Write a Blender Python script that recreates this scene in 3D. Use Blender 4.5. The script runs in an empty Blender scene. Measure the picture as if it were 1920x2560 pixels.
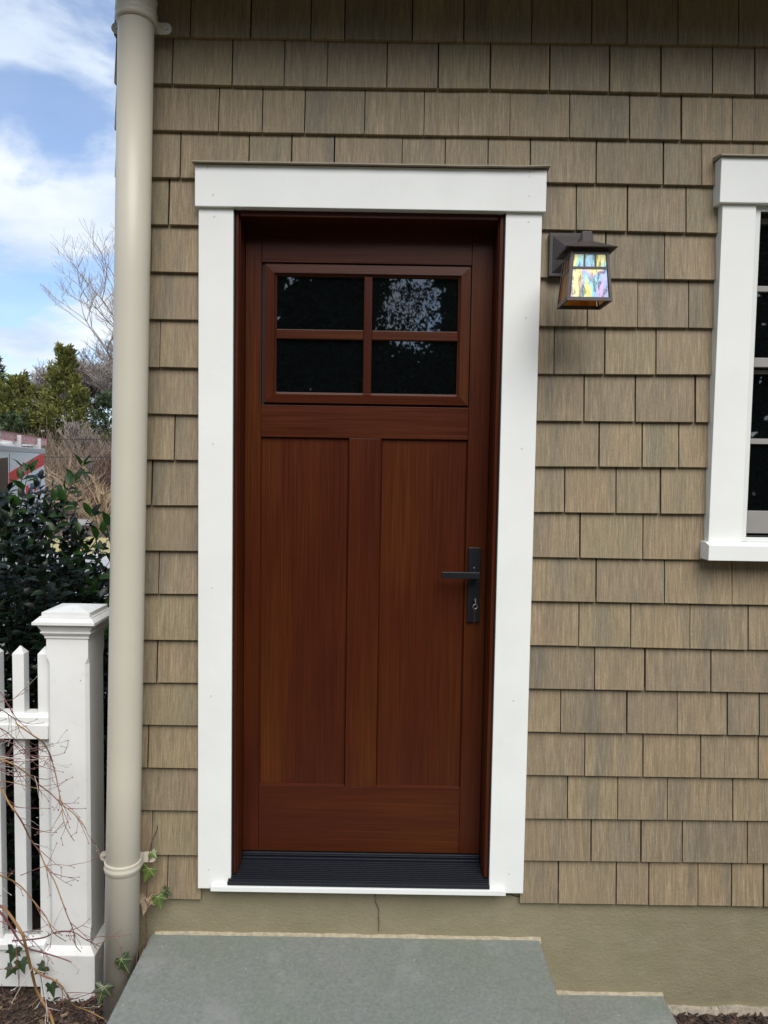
import bpy, bmesh, math, random
from mathutils import Vector, Matrix, noise as mnoise
rnd = random.Random(7)
R = math.radians
sc = bpy.context.scene
C = sc.collection

# ------------------------------------------------------------------ camera
cd = bpy.data.cameras.new('camera'); cam = bpy.data.objects.new('camera', cd); C.objects.link(cam)
sc.camera = cam
YAW, PITCH, ROLL = .0005, -.0619, .0161
fwd = Vector((math.sin(YAW)*math.cos(PITCH), math.cos(YAW)*math.cos(PITCH), math.sin(PITCH)))
rt = Vector((math.cos(YAW), -math.sin(YAW), 0)); up = rt.cross(fwd)
r2 = math.cos(ROLL)*rt + math.sin(ROLL)*up; u2 = -math.sin(ROLL)*rt + math.cos(ROLL)*up
m = Matrix((r2, u2, -fwd)).transposed().to_4x4(); m.translation = Vector((.0621, -2.502, 1.8286))
cam.matrix_world = m
cd.sensor_fit = 'VERTICAL'; cd.sensor_height = 36; cd.lens = 36*1924/2560
cd.clip_start = .05; cd.clip_end = 2000

# ------------------------------------------------------------------ world, sun, exposure
SUN_EL, SUN_AZ = 47, 13            # degrees; azimuth from -Y (in front of the wall) towards +X
w = bpy.data.worlds.new('World'); sc.world = w; w.use_nodes = True
nt = w.node_tree; N = nt.nodes; L = nt.links; N.clear()
def wn(t, **k):
    n = N.new(t)
    for a, b in k.items(): setattr(n, a, b)
    return n
out = wn('ShaderNodeOutputWorld'); bg = wn('ShaderNodeBackground'); bg.inputs[1].default_value = .11
sky = wn('ShaderNodeTexSky', sky_type='NISHITA'); sky.sun_disc = False
sky.sun_elevation = R(SUN_EL); sky.sun_rotation = R(180-SUN_AZ)
sky.air_density = 1.0; sky.dust_density = .6; sky.ozone_density = 2.0
tc = wn('ShaderNodeTexCoord'); sep = wn('ShaderNodeSeparateXYZ'); L.new(tc.outputs['Generated'], sep.inputs[0])
def mth(op, a, b=None, clamp=False):
    n = N.new('ShaderNodeMath'); n.operation = op; n.use_clamp = clamp
    for i, v in enumerate((a, b)):
        if v is None: continue
        if isinstance(v, (int, float)): n.inputs[i].default_value = v
        else: L.new(v, n.inputs[i])
    return n.outputs[0]
zz = mth('ADD', mth('MAXIMUM', sep.outputs[2], 0), .22)
cx_ = mth('DIVIDE', sep.outputs[0], zz); cy_ = mth('DIVIDE', sep.outputs[1], zz)
comb = wn('ShaderNodeCombineXYZ'); L.new(cx_, comb.inputs[0]); L.new(cy_, comb.inputs[1]); comb.inputs[2].default_value = 3.7
cn = wn('ShaderNodeTexNoise'); cn.inputs['Scale'].default_value = 2.6; cn.inputs['Detail'].default_value = 7
cn.inputs['Roughness'].default_value = .56; cn.inputs['Distortion'].default_value = .25; L.new(comb.outputs[0], cn.inputs['Vector'])
cr = wn('ShaderNodeValToRGB'); cr.color_ramp.elements[0].position = .41; cr.color_ramp.elements[1].position = .58
cr.color_ramp.elements[0].color = (.22, .22, .22, 1); cr.color_ramp.interpolation = 'EASE'
L.new(cn.outputs['Fac'], cr.inputs[0])
cn2 = wn('ShaderNodeTexNoise'); cn2.inputs['Scale'].default_value = 3.4; cn2.inputs['Detail'].default_value = 6; L.new(comb.outputs[0], cn2.inputs['Vector'])
cc = wn('ShaderNodeValToRGB'); cc.color_ramp.elements[0].position = .3; cc.color_ramp.elements[1].position = .68
cc.color_ramp.elements[0].color = (2.9, 3.6, 4.6, 1); cc.color_ramp.elements[1].color = (4.9, 5.2, 5.6, 1)
L.new(cn2.outputs['Fac'], cc.inputs[0])
skm = wn('ShaderNodeMix', data_type='RGBA', blend_type='MULTIPLY'); skm.inputs[0].default_value = 1
L.new(sky.outputs[0], skm.inputs[6]); skm.inputs[7].default_value = (.72, .80, .92, 1)
mx = wn('ShaderNodeMix', data_type='RGBA'); L.new(cr.outputs[0], mx.inputs[0]); L.new(skm.outputs[2], mx.inputs[6]); L.new(cc.outputs[0], mx.inputs[7])
L.new(mx.outputs[2], bg.inputs[0]); L.new(bg.outputs[0], out.inputs[0])

sd = bpy.data.lights.new('sun', 'SUN'); sd.energy = 2.0; sd.angle = R(46); sd.color = (1, .955, .89)
sun = bpy.data.objects.new('sun', sd); C.objects.link(sun)
sdir = Vector((math.sin(R(SUN_AZ))*math.cos(R(SUN_EL)), -math.cos(R(SUN_AZ))*math.cos(R(SUN_EL)), math.sin(R(SUN_EL))))
sun.rotation_euler = sdir.to_track_quat('Z', 'Y').to_euler(); sun.location = sdir*30

vs = sc.view_settings; vs.view_transform = 'Standard'; vs.look = 'None'; vs.gamma = 1; vs.exposure = .89
try: vs.use_curve_mapping = False
except Exception: pass

# ------------------------------------------------------------------ helpers
class MB:
    def __init__(s): s.v = []; s.f = []
    def add(s, vs, fs):
        b = len(s.v); s.v += [tuple(x) for x in vs]; s.f += [tuple(b+i for i in f) for f in fs]; return s
    def box(s, x0, x1, y0, y1, z0, z1):
        return s.add([(x0,y0,z0),(x1,y0,z0),(x1,y1,z0),(x0,y1,z0),(x0,y0,z1),(x1,y0,z1),(x1,y1,z1),(x0,y1,z1)],
                     [(0,3,2,1),(4,5,6,7),(0,1,5,4),(1,2,6,5),(2,3,7,6),(3,0,4,7)])
    def hexa(s, p):      # 8 points: bottom 4 ccw, top 4 ccw
        return s.add(p, [(0,3,2,1),(4,5,6,7),(0,1,5,4),(1,2,6,5),(2,3,7,6),(3,0,4,7)])
    def tube(s, pts, rad, n=6, cap=True):
        pts = [Vector(p) for p in pts]; k = len(pts)
        if not hasattr(rad, '__len__'): rad = [rad]*k
        b = len(s.v); ref = None
        for i, p in enumerate(pts):
            t = (pts[min(i+1, k-1)]-pts[max(i-1, 0)])
            if t.length < 1e-9: t = Vector((0,0,1))
            t.normalize()
            if ref is None: ref = Vector((0,0,1)) if abs(t.z) < .9 else Vector((1,0,0))
            u = ref - t*ref.dot(t)
            if u.length < 1e-4: u = t.orthogonal()
            u.normalize(); v = t.cross(u); ref = u
            for j in range(n):
                a = 2*math.pi*j/n; s.v.append(tuple(p+(u*math.cos(a)+v*math.sin(a))*rad[i]))
        for i in range(k-1):
            for j in range(n):
                a = b+i*n+j; c = b+i*n+(j+1) % n; s.f.append((a, c, c+n, a+n))
        if cap: s.f.append(tuple(b+j for j in range(n))[::-1]); s.f.append(tuple(b+(k-1)*n+j for j in range(n)))
        return s
    def prism_x(s, prof, x0, x1):   # prof [(y,z)...] ccw seen from +x
        n = len(prof); b = len(s.v)
        s.v += [(x0, y, z) for y, z in prof] + [(x1, y, z) for y, z in prof]
        s.f.append(tuple(b+i for i in range(n))[::-1]); s.f.append(tuple(b+n+i for i in range(n)))
        for i in range(n): j = (i+1) % n; s.f.append((b+i, b+j, b+n+j, b+n+i))
        return s
    def build(s, name, mat, parent=None, bevel=0, smooth=False, at=None, **props):
        me = bpy.data.meshes.new(name)
        xs = [v[0] for v in s.v]; ys = [v[1] for v in s.v]; zs = [v[2] for v in s.v]
        c = Vector(at) if at is not None else Vector(((min(xs)+max(xs))/2, (min(ys)+max(ys))/2, (min(zs)+max(zs))/2))
        me.from_pydata([(v[0]-c.x, v[1]-c.y, v[2]-c.z) for v in s.v], [], s.f)
        if bevel:
            bm = bmesh.new(); bm.from_mesh(me)
            bmesh.ops.recalc_face_normals(bm, faces=bm.faces)
            bmesh.ops.bevel(bm, geom=bm.edges[:], offset=bevel, segments=2, affect='EDGES', profile=.5, clamp_overlap=True)
            bm.to_mesh(me); bm.free()
        else:
            bm = bmesh.new(); bm.from_mesh(me); bmesh.ops.recalc_face_normals(bm, faces=bm.faces) if len(s.f) < 3000 else None; bm.to_mesh(me); bm.free()
        if smooth:
            for p in me.polygons: p.use_smooth = True
        me.materials.append(mat)
        o = bpy.data.objects.new(name, me); C.objects.link(o)
        if parent is not None:
            pl = wloc(parent); o.parent = parent; o.location = c-pl
        else: o.location = c
        for k, v in props.items(): o[k] = v
        return o
def wloc(o):
    l = Vector(o.location)
    while o.parent is not None: o = o.parent; l += Vector(o.location)
    return l
def thing(name, label, cat, loc, group=None):
    o = bpy.data.objects.new(name, None); C.objects.link(o); o.location = loc; o.empty_display_size = .1
    o['label'] = label; o['category'] = cat
    if group: o['group'] = group
    return o
def tag(o, label, cat, group=None, kind=None):
    o['label'] = label; o['category'] = cat
    if group: o['group'] = group
    if kind: o['kind'] = kind
    return o
def Bx(x0, x1, y0, y1, z0, z1): return MB().box(x0, x1, y0, y1, z0, z1)

# ------------------------------------------------------------------ materials
class MT:
    def __init__(s, name):
        s.m = bpy.data.materials.new(name); s.m.use_nodes = True; s.n = s.m.node_tree.nodes; s.l = s.m.node_tree.links
        s.b = s.n['Principled BSDF']; s.out = s.n['Material Output']
        s.tc = s.n.new('ShaderNodeTexCoord'); s.oi = s.n.new('ShaderNodeObjectInfo')
    def inp(s, k, v):
        if hasattr(v, 'node'): s.l.new(v, s.b.inputs[k])
        else:
            if isinstance(v, tuple) and len(v) == 3: v = v+(1,)
            s.b.inputs[k].default_value = v
        return s
    def coords(s, scale=(1,1,1), rand=True, src='Object'):
        mp = s.n.new('ShaderNodeMapping'); mp.inputs['Scale'].default_value = scale
        if rand:
            va = s.n.new('ShaderNodeVectorMath'); va.operation = 'MULTIPLY_ADD'
            s.l.new(s.oi.outputs['Random'], va.inputs[0]); va.inputs[1].default_value = (37, 53, 71); s.l.new(s.tc.outputs[src], va.inputs[2])
            s.l.new(va.outputs[0], mp.inputs[0])
        else: s.l.new(s.tc.outputs[src], mp.inputs[0])
        return mp.outputs[0]
    def noise(s, vec, scale=1, detail=4, rough=.5, dist=0):
        n = s.n.new('ShaderNodeTexNoise'); n.inputs['Scale'].default_value = scale; n.inputs['Detail'].default_value = detail
        n.inputs['Roughness'].default_value = rough; n.inputs['Distortion'].default_value = dist; s.l.new(vec, n.inputs['Vector']); return n.outputs['Fac']
    def vor(s, vec, scale, feature='F1'):
        n = s.n.new('ShaderNodeTexVoronoi'); n.feature = feature; n.inputs['Scale'].default_value = scale; s.l.new(vec, n.inputs['Vector']); return n.outputs['Distance']
    def ramp(s, f, stops, interp='LINEAR'):
        r = s.n.new('ShaderNodeValToRGB'); e = r.color_ramp.elements; r.color_ramp.interpolation = interp
        while len(e) < len(stops): e.new(.5)
        for i, (p, c) in enumerate(stops):
            e[i].position = p
            if isinstance(c, (int, float)): c = (c, c, c)
            e[i].color = tuple(c)+(1,)
        s.l.new(f, r.inputs[0]); return r.outputs[0]
    def mix(s, f, a, b, mode='MIX'):
        n = s.n.new('ShaderNodeMix'); n.data_type = 'RGBA'; n.blend_type = mode
        for i, v in ((0, f), (6, a), (7, b)):
            if hasattr(v, 'node'): s.l.new(v, n.inputs[i])
            else: n.inputs[i].default_value = v if isinstance(v, (int, float)) else tuple(v)+(1,)
        return n.outputs[2]
    def math(s, op, a, b=0., c=0.):
        n = s.n.new('ShaderNodeMath'); n.operation = op
        for i, v in enumerate((a, b, c)):
            if hasattr(v, 'node'): s.l.new(v, n.inputs[i])
            else: n.inputs[i].default_value = v
        return n.outputs[0]
    def bump(s, h, strength=.3, dist=.002, normal=None):
        n = s.n.new('ShaderNodeBump'); n.inputs['Strength'].default_value = strength; n.inputs['Distance'].default_value = dist
        s.l.new(h, n.inputs['Height'])
        if normal is not None: s.l.new(normal, n.inputs['Normal'])
        s.l.new(n.outputs[0], s.b.inputs['Normal']); return n.outputs[0]

def m_shingle(name, bright=1.):
    t = MT(name)
    g = t.noise(t.coords((250, 1, 14)), 1, 3, .6)          # fine combed grain
    g2 = t.noise(t.coords((85, 1, 5)), 1, 3, .6)
    broad = t.noise(t.coords((12, 1, 1.6)), 1, 3, .5)
    fl_ = t.ramp(t.noise(t.coords((190, 1, 120)), 1, 2, .6), [(.35, .93), (.65, 1.08)])
    base = t.ramp(broad, [(.28, (.182, .154, .113)), (.42, (.240, .192, .126)), (.58, (.262, .203, .129)), (.74, (.228, .195, .133))])
    hue = t.ramp(t.oi.outputs['Random'], [(0, (.80, .81, .82)), (.12, (.94, .94, .94)), (.3, (1.04, 1.0, .94)), (.5, (.95, .95, .94)), (.65, (1.05, 1.03, .97)), (.8, (.98, 1.01, .95)), (.9, (.88, .88, .89)), (1, (1.02, .99, .96))])
    c = t.mix(1, base, hue, 'MULTIPLY')
    gr = t.ramp(g, [(.34, .80), (.5, .98), (.60, 1.12), (.72, 1.36)])
    gr2 = t.ramp(g2, [(.35, .90), (.65, 1.09)])
    c = t.mix(1, c, gr, 'MULTIPLY'); c = t.mix(1, c, gr2, 'MULTIPLY'); c = t.mix(1, c, fl_, 'MULTIPLY')
    spk = t.ramp(t.noise(t.coords((150, 150, 90)), 1, 2, .5), [(.73, 0), (.78, 1)])
    c = t.mix(t.math('MULTIPLY', spk, .5), c, (.42, .37, .30))
    t.inp('Base Color', c).inp('Roughness', .62).inp('Specular IOR Level', .35)
    h = t.math('ADD', t.math('MULTIPLY', g, .7), t.math('MULTIPLY', g2, .6))
    t.bump(h, .55, .0016)
    return t.m
def m_paint(name, col, rough=.45, dirt=.0, bumpd=.0006, spots=False):
    t = MT(name); v = t.coords((1, 1, 1), False)
    n1 = t.noise(v, 3.2, 5, .6); n2 = t.noise(t.coords((40, 40, 4), False), 1, 3, .5)
    c = t.mix(t.ramp(n1, [(.35, 0), (.7, 1)]), col, tuple(x*(1-.05-dirt*.3) for x in col))
    if dirt: c = t.mix(t.math('MULTIPLY', t.ramp(t.noise(v, 14, 6, .7), [(.56, 0), (.75, 1)]), dirt), c, (col[0]*.55, col[1]*.55, col[2]*.45))
    if spots:
        sp = t.ramp(t.vor(t.coords((26, 26, 26), False), 1), [(.045, 1), (.075, 0)])
        sel = t.ramp(t.noise(v, 9, 2), [(.5, 0), (.56, 1)])
        c = t.mix(t.math('MULTIPLY', t.math('MULTIPLY', sp, sel), .75), c, (.12, .11, .09))
    t.inp('Base Color', c).inp('Roughness', rough)
    t.bump(t.math('ADD', n2, t.noise(v, 60, 3)), .25, bumpd)
    return t.m
def m_wood(name, axis):
    t = MT(name)
    sc1 = (260, 260, 3.) if axis == 'z' else (3., 260, 260)
    sc2 = (70, 70, 1.2) if axis == 'z' else (1.2, 70, 70)
    sc3 = (5, 5, 1.1) if axis == 'z' else (1.1, 5, 5)
    g = t.noise(t.coords(sc1), 1, 4, .65); g2 = t.noise(t.coords(sc2), 1, 4, .6, .4); br = t.noise(t.coords(sc3), 1, 3, .5)
    c = t.ramp(br, [(.3, (.044, .0072, .0024)), (.5, (.055, .0110, .0028)), (.7, (.072, .0182, .0034))])
    c = t.mix(1, c, t.ramp(g, [(.36, .80), (.5, 1), (.66, 1.28)]), 'MULTIPLY')
    c = t.mix(1, c, t.ramp(g2, [(.3, .94), (.7, 1.06)]), 'MULTIPLY')
    t.inp('Base Color', c).inp('Roughness', t.ramp(g, [(.3, .28), (.7, .42)])).inp('Specular IOR Level', .22)
    t.bump(t.math('ADD', g, t.math('MULTIPLY', g2, .5)), .4, .0009)
    return t.m
def m_plain(name, col, rough=.5, metal=0, spec=.5, var=.1, sc_=20, bump=.0):
    t = MT(name); n1 = t.noise(t.coords((1,1,1)), sc_, 4, .6)
    c = t.mix(t.ramp(n1, [(.3, 0), (.7, 1)]), tuple(x*(1-var) for x in col), tuple(min(1, x*(1+var)) for x in col))
    t.inp('Base Color', c).inp('Roughness', rough).inp('Metallic', metal).inp('Specular IOR Level', spec)
    if bump: t.bump(n1, .4, bump)
    return t.m

M_SH = m_shingle('cedar_shingle_stain')
M_WHITE = m_paint('white_trim_paint', (.80, .81, .78), .45, .07)
M_CREAM = m_paint('window_frame_paint', (.70, .71, .68), .42)
M_FENCE = m_paint('fence_white_paint', (.79, .79, .765), .5, .25, .0008, True)
M_WZ = m_wood('mahogany_stain_upright', 'z'); M_WX = m_wood('mahogany_stain_level', 'x')
M_BLACK = m_plain('black_hardware', (.007, .008, .011), .42, 0, .35, .1)
M_ALU = m_plain('black_threshold_metal', (.007, .009, .014), .42, .0, .45, .25, 60)
M_BRONZE = m_plain('bronze_lantern_metal', (.045, .037, .036), .48, .0, .5, .18, 70, .0004)
M_STEEL = m_plain('galvanised_steel', (.55, .55, .54), .35, .8, .5, .2, 300)
M_KEY = m_plain('brass_key_metal', (.52, .42, .32), .3, .9, .5, .2, 300)
M_FLATBLACK = m_plain('flat_black', (.01, .01, .01), .7)  # plain black for wires, seams, grooves and gap strips
M_SASH = m_plain('sash_taupe_grey', (.30, .285, .27), .5, 0, .4, .05)
M_PIPE = m_paint('downspout_beige_paint', (.55, .51, .415), .42, .05, .0003)
M_CAPW = m_paint('drip_cap_taupe_paint', (.27, .225, .165), .5, .15)
M_SOFFIT = m_paint('soffit_paint', (.16, .13, .095), .6)
M_DARK = m_plain('interior_dark', (.012, .012, .014), .9, 0, .2)

t = MT('door_glass'); n = t.noise(t.coords((1,1,1)), 3, 2)
t.inp('Base Color', (.0025, .003, .0035)).inp('Roughness', .015).inp('IOR', 2.15).inp('Specular IOR Level', .5)  # near-black opaque base paints in the unlit room behind the panes
t.bump(n, .08, .004); M_GLASS = t.m

t = MT('stucco_foundation'); v = t.coords((1,1,1), False)
n1 = t.noise(v, 2.2, 4, .6); n2 = t.noise(t.coords((75, 75, 100), False), 1, 5, .65, .6); n3 = t.noise(v, 13, 4, .6)
c = t.mix(t.ramp(n1, [(.3, 0), (.7, 1)]), (.215, .188, .112), (.255, .218, .137))
c = t.mix(t.math('MULTIPLY', t.ramp(n3, [(.5, 0), (.75, 1)]), .35), c, (.30, .265, .185))
t.inp('Base Color', c).inp('Roughness', .68)
t.bump(t.math('ADD', n2, t.math('MULTIPLY', n3, .6)), .6, .005); M_STUCCO = t.m

t = MT('bluestone'); v = t.coords((1,1,1), False)
n1 = t.noise(v, 2.6, 5, .6, .6); n2 = t.noise(v, 90, 4, .7); n3 = t.noise(v, 7, 5, .6)
c = t.ramp(n1, [(.3, (.184, .198, .160)), (.45, (.182, .203, .175)), (.57, (.198, .208, .190)), (.72, (.168, .196, .175))])
c = t.mix(1, c, t.ramp(n2, [(.3, .80), (.7, 1.2)]), 'MULTIPLY')
c = t.mix(t.math('MULTIPLY', t.ramp(n3, [(.55, 0), (.8, 1)]), .5), c, (.33, .33, .32))
fl = t.ramp(t.vor(t.coords((38, 38, 38), False), 1), [(.05, 1), (.09, 0)])
fl = t.math('MULTIPLY', fl, t.ramp(t.noise(v, 5, 3), [(.5, 0), (.6, 1)]))
c = t.mix(t.math('MULTIPLY', fl, .6), c, (.62, .62, .60))
scr = t.ramp(t.noise(t.coords((30, 30, 30), False), 1, 2, .5, 3.0), [(.70, 0), (.735, 1)])
c = t.mix(t.math('MULTIPLY', scr, .4), c, (.5, .5, .49))
t.inp('Base Color', c).inp('Roughness', .58); t.bump(t.math('ADD', n2, t.math('MULTIPLY', n3, 2.)), .5, .0018); M_BLUE = t.m

M_MORTAR = m_plain('pale_mortar', (.38, .33, .235), .9, 0, .2, .25, 60, .003)
M_CONC = m_plain('bare_concrete', (.36, .31, .24), .9, 0, .2, .3, 70, .004)

t = MT('soil_mulch'); v = t.coords((1,1,1), False)
n1 = t.noise(v, 20, 6, .7); c = t.ramp(n1, [(.3, (.018, .012, .008)), (.5, (.045, .030, .019)), (.7, (.10, .068, .044))])
t.inp('Base Color', c).inp('Roughness', .95); t.bump(n1, .8, .02); M_SOIL = t.m
def m_chip(name, stops):
    t = MT(name); v = t.coords((1,1,1), False); n1 = t.noise(v, 33, 3, .6)
    t.inp('Base Color', t.ramp(n1, stops)).inp('Roughness', .9); return t.m
M_CHIP = m_chip('bark_chips', [(.3, (.022, .013, .010)), (.5, (.055, .033, .024)), (.62, (.10, .065, .045)), (.72, (.20, .15, .11))])
M_LITTER = m_chip('leaf_litter', [(.3, (.05, .03, .018)), (.5, (.14, .085, .05)), (.65, (.26, .18, .11)), (.75, (.38, .30, .21))])

def m_leaf(name, stops, rough=.35, trans=.25, spec=.5, sc_=9):
    t = MT(name); n1 = t.noise(t.coords((1,1,1), False, 'Object'), sc_, 3, .6)
    c = t.ramp(n1, stops); t.inp('Base Color', c).inp('Roughness', rough).inp('Specular IOR Level', spec)
    if trans:
        tr = t.n.new('ShaderNodeBsdfTranslucent'); cc_ = t.mix(1, c, (1.6, 1.9, .8), 'MULTIPLY'); t.l.new(cc_, tr.inputs[0])
        mxs = t.n.new('ShaderNodeMixShader'); mxs.inputs[0].default_value = trans
        t.l.new(t.b.outputs[0], mxs.inputs[1]); t.l.new(tr.outputs[0], mxs.inputs[2]); t.l.new(mxs.outputs[0], t.out.inputs[0])
    return t.m
M_CAM = m_leaf('camellia_leaf', [(.3, (.0022, .0065, .0035)), (.5, (.0045, .012, .006)), (.7, (.010, .026, .008))], .40, .14, .38)
M_CAMY = m_leaf('camellia_bright_leaf', [(.3, (.014, .042, .009)), (.7, (.034, .088, .016))], .4, .3, .4)  # brighter yellow-green leaf, used on shoots and near the top
M_STEM = m_plain('camellia_stem', (.035, .030, .022), .7)
def m_ivy():
    t = MT('ivy_leaf'); n1 = t.noise(t.coords((1,1,1)), 30, 3)
    c = t.ramp(n1, [(.3, (.05, .085, .018)), (.7, (.12, .17, .035))])
    t.inp('Base Color', c).inp('Roughness', .4); return t.m
M_IVY = m_ivy()
M_IVYD = m_leaf('ivy_dark_leaf', [(.3, (.016, .032, .012)), (.7, (.05, .075, .03))], .4, .1)
M_VEIN = m_plain('ivy_vein', (.26, .32, .11), .5)
M_DEAD = m_plain('dry_leaf', (.24, .18, .12), .8, 0, .2, .3, 40)
M_VINE = m_plain('vine_stem', (.12, .065, .045), .8, 0, .2, .3, 60)
t = MT('twig_bark'); v = t.coords((1,1,1), False)
t.inp('Base Color', t.ramp(t.noise(v, 7, 3, .6), [(.36, (.30, .20, .045)), (.5, (.27, .14, .05)), (.62, (.22, .08, .055))])).inp('Roughness', .5); M_TWIG = t.m
t = MT('twig_bark_red'); v = t.coords((1,1,1), False)
t.inp('Base Color', t.ramp(t.noise(v, 9, 3, .6), [(.36, (.22, .11, .06)), (.5, (.19, .055, .055)), (.62, (.13, .08, .07))])).inp('Roughness', .55); M_TWIGR = t.m
M_TWIGW = m_plain('bleached_twig', (.50, .46, .41), .7)
M_BARK = m_chip('grey_bark', [(.3, (.11, .09, .075)), (.6, (.19, .16, .135)), (.75, (.27, .24, .21))])
M_BARKT = m_chip('fine_twigs', [(.3, (.20, .17, .15)), (.6, (.29, .25, .23)), (.75, (.38, .34, .31))])
M_BRUSH = m_chip('brown_brush', [(.3, (.16, .11, .08)), (.55, (.27, .20, .15)), (.75, (.40, .32, .24))])
M_BRUSHR = m_chip('russet_brush', [(.3, (.10, .05, .04)), (.55, (.16, .09, .07)), (.75, (.22, .14, .11))])
M_BRUSHY = m_chip('straw_brush', [(.3, (.25, .17, .09)), (.55, (.36, .27, .16)), (.75, (.45, .36, .23))])
def m_con(name, stops): return m_leaf(name, stops, .7, .15, .2, 1.6)
M_ARB = m_con('arborvitae_foliage', [(.34, (.105, .115, .038)), (.5, (.18, .182, .060)), (.64, (.27, .26, .085))])
M_PINE = m_con('pine_foliage', [(.34, (.060, .088, .052)), (.5, (.105, .138, .080)), (.66, (.17, .195, .125))])
M_HEM = m_con('tree_foliage_dark', [(.34, (.008, .014, .006)), (.5, (.014, .024, .010)), (.66, (.025, .038, .015))])

# ------------------------------------------------------------------ setting: ground, drive, lawn, road, wooded slope
def sheet(name, x0, x1, y0, y1, z, mat, nx=1, ny=1, fn=None):
    b = MB(); vs_ = []
    for j in range(ny+1):
        for i in range(nx+1):
            x = x0+(x1-x0)*i/nx; y = y0+(y1-y0)*j/ny; vs_.append((x, y, z+(fn(x, y) if fn else 0)))
    fs = [(j*(nx+1)+i, j*(nx+1)+i+1, (j+1)*(nx+1)+i+1, (j+1)*(nx+1)+i) for j in range(ny) for i in range(nx)]
    b.add(vs_, fs); return b.build(name, mat, smooth=fn is not None, kind='structure')
t = MT('winter_ground'); v = t.coords((1,1,1), False); n1 = t.noise(v, 3, 6, .7)
t.inp('Base Color', t.ramp(n1, [(.3, (.10, .08, .045)), (.7, (.19, .16, .08))])).inp('Roughness', .95); t.bump(n1, .5, .03); M_GROUND = t.m
t = MT('driveway_concrete'); v = t.coords((1,1,1), False); n1 = t.noise(v, .8, 4, .6); n2 = t.noise(v, 120, 3, .7)
t.inp('Base Color', t.mix(1, t.ramp(n1, [(.3, (.36, .37, .36)), (.7, (.43, .435, .42))]), t.ramp(n2, [(.3, .85), (.7, 1.15)]), 'MULTIPLY')).inp('Roughness', .85); M_DRIVE = t.m
t = MT('dormant_lawn'); v = t.coords((1,1,1), False); n1 = t.noise(v, 1.3, 5, .7); n2 = t.noise(t.coords((40,14,14), False), 1, 4, .7)
t.inp('Base Color', t.mix(1, t.ramp(n1, [(.3, (.36, .30, .125)), (.7, (.50, .42, .19))]), t.ramp(n2, [(.3, .75), (.7, 1.25)]), 'MULTIPLY')).inp('Roughness', .95); t.bump(n2, .6, .05); M_LAWN = t.m
t = MT('leaf_mulch_bed'); v = t.coords((1,1,1), False); n1 = t.noise(v, 12, 6, .75)
t.inp('Base Color', t.ramp(n1, [(.3, (.07, .045, .033)), (.7, (.17, .115, .085))])).inp('Roughness', .95); t.bump(n1, .6, .05); M_BED = t.m
t = MT('pale_road'); v = t.coords((1,1,1), False); n1 = t.noise(v, 2, 4, .6)
t.inp('Base Color', t.ramp(n1, [(.3, (.33, .32, .31)), (.7, (.40, .39, .38))])).inp('Roughness', .9); M_ROAD = t.m
sheet('ground', -300, 300, -200, 400, -.05, M_GROUND)
sheet('driveway', -30, -1.25, 1.9, 11.75, -.012, M_DRIVE)
b = Bx(-30, -.9, 11.75, 11.98, -.04, .05); kerb = b.build('kerb', m_plain('kerb_concrete', (.52, .52, .50), .85, 0, .3, .08), bevel=.012, kind='structure')
sheet('lawn', -40, 6, 11.98, 15.4, .02, M_LAWN, 60, 8, lambda x, y: .02*mnoise.noise(Vector((x*1.5, y*1.5, 0))))
sheet('mulch_bed', -40, 6, 15.4, 18.4, .03, M_BED, 60, 8, lambda x, y: .03*mnoise.noise(Vector((x, y, 4))))
sheet('road', -60, 30, 18.4, 20.6, .035, M_ROAD)
t = MT('leafy_slope'); v = t.coords((1,1,1), False); n1 = t.noise(v, 2.5, 8, .75)
t.inp('Base Color', t.ramp(n1, [(.3, (.09, .062, .047)), (.55, (.155, .115, .088)), (.75, (.21, .165, .125))])).inp('Roughness', 1.); M_HILL = t.m
sheet('hillside', -90, 60, 20.6, 80, .04, M_HILL, 60, 30, lambda x, y: 1.5*(1-math.exp(-max(0, y-24)/14))+.4*mnoise.noise(Vector((x*.15, y*.15, 1))) * min(1, (y-20.6)/5))

# near soil (left bed and right bed) with chips
def soilz(x, y): return .012+.012*mnoise.noise(Vector((x*6, y*6, 0)))+.006*mnoise.noise(Vector((x*22, y*22, 3)))
sheet('soil_bed', -3.2, -.55, -1.9, 1.9, .0, M_SOIL, 110, 150, soilz)
sheet('soil_bed', 1.02, 3.6, -1.9, .02, -.035, M_SOIL, 90, 70, soilz)
def chips(name, n, x0, x1, y0, y1, zf, mat, smin, smax, label, cat):
    b = MB()
    for _ in range(n):
        x = rnd.uniform(x0, x1); y = rnd.uniform(y0, y1); s = rnd.uniform(smin, smax); w_ = s*rnd.uniform(.15, .45)
        a = rnd.uniform(0, math.pi); d = Vector((math.cos(a), math.sin(a), rnd.uniform(-.3, .3))); e = Vector((-math.sin(a), math.cos(a), rnd.uniform(-.5, .5)))*w_
        p = Vector((x, y, zf(x, y)+rnd.uniform(.001, .012))); q = Vector((0, 0, s*.07+.0008))
        v1 = [p-d*s-e, p+d*s*.8-e*.7, p+d*s+e, p-d*s*.7+e]
        b.hexa([v_-q for v_ in v1]+[v_+q for v_ in v1])
    return tag(b.build(name, mat, kind='stuff'), label, cat)
chips('bark_mulch', 9500, 1.06, 2.2, -.6, .0, lambda x, y: -.035+soilz(x, y), M_CHIP, .003, .014, 'dark brown shredded bark mulch below the wall right of the lower bluestone step', 'mulch')
chips('leaf_litter', 8000, -1.6, -.72, -.65, .02, soilz, M_CHIP, .003, .012, 'dark soil crumbs and bark bits at the foot of the white fence', 'mulch')
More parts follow.
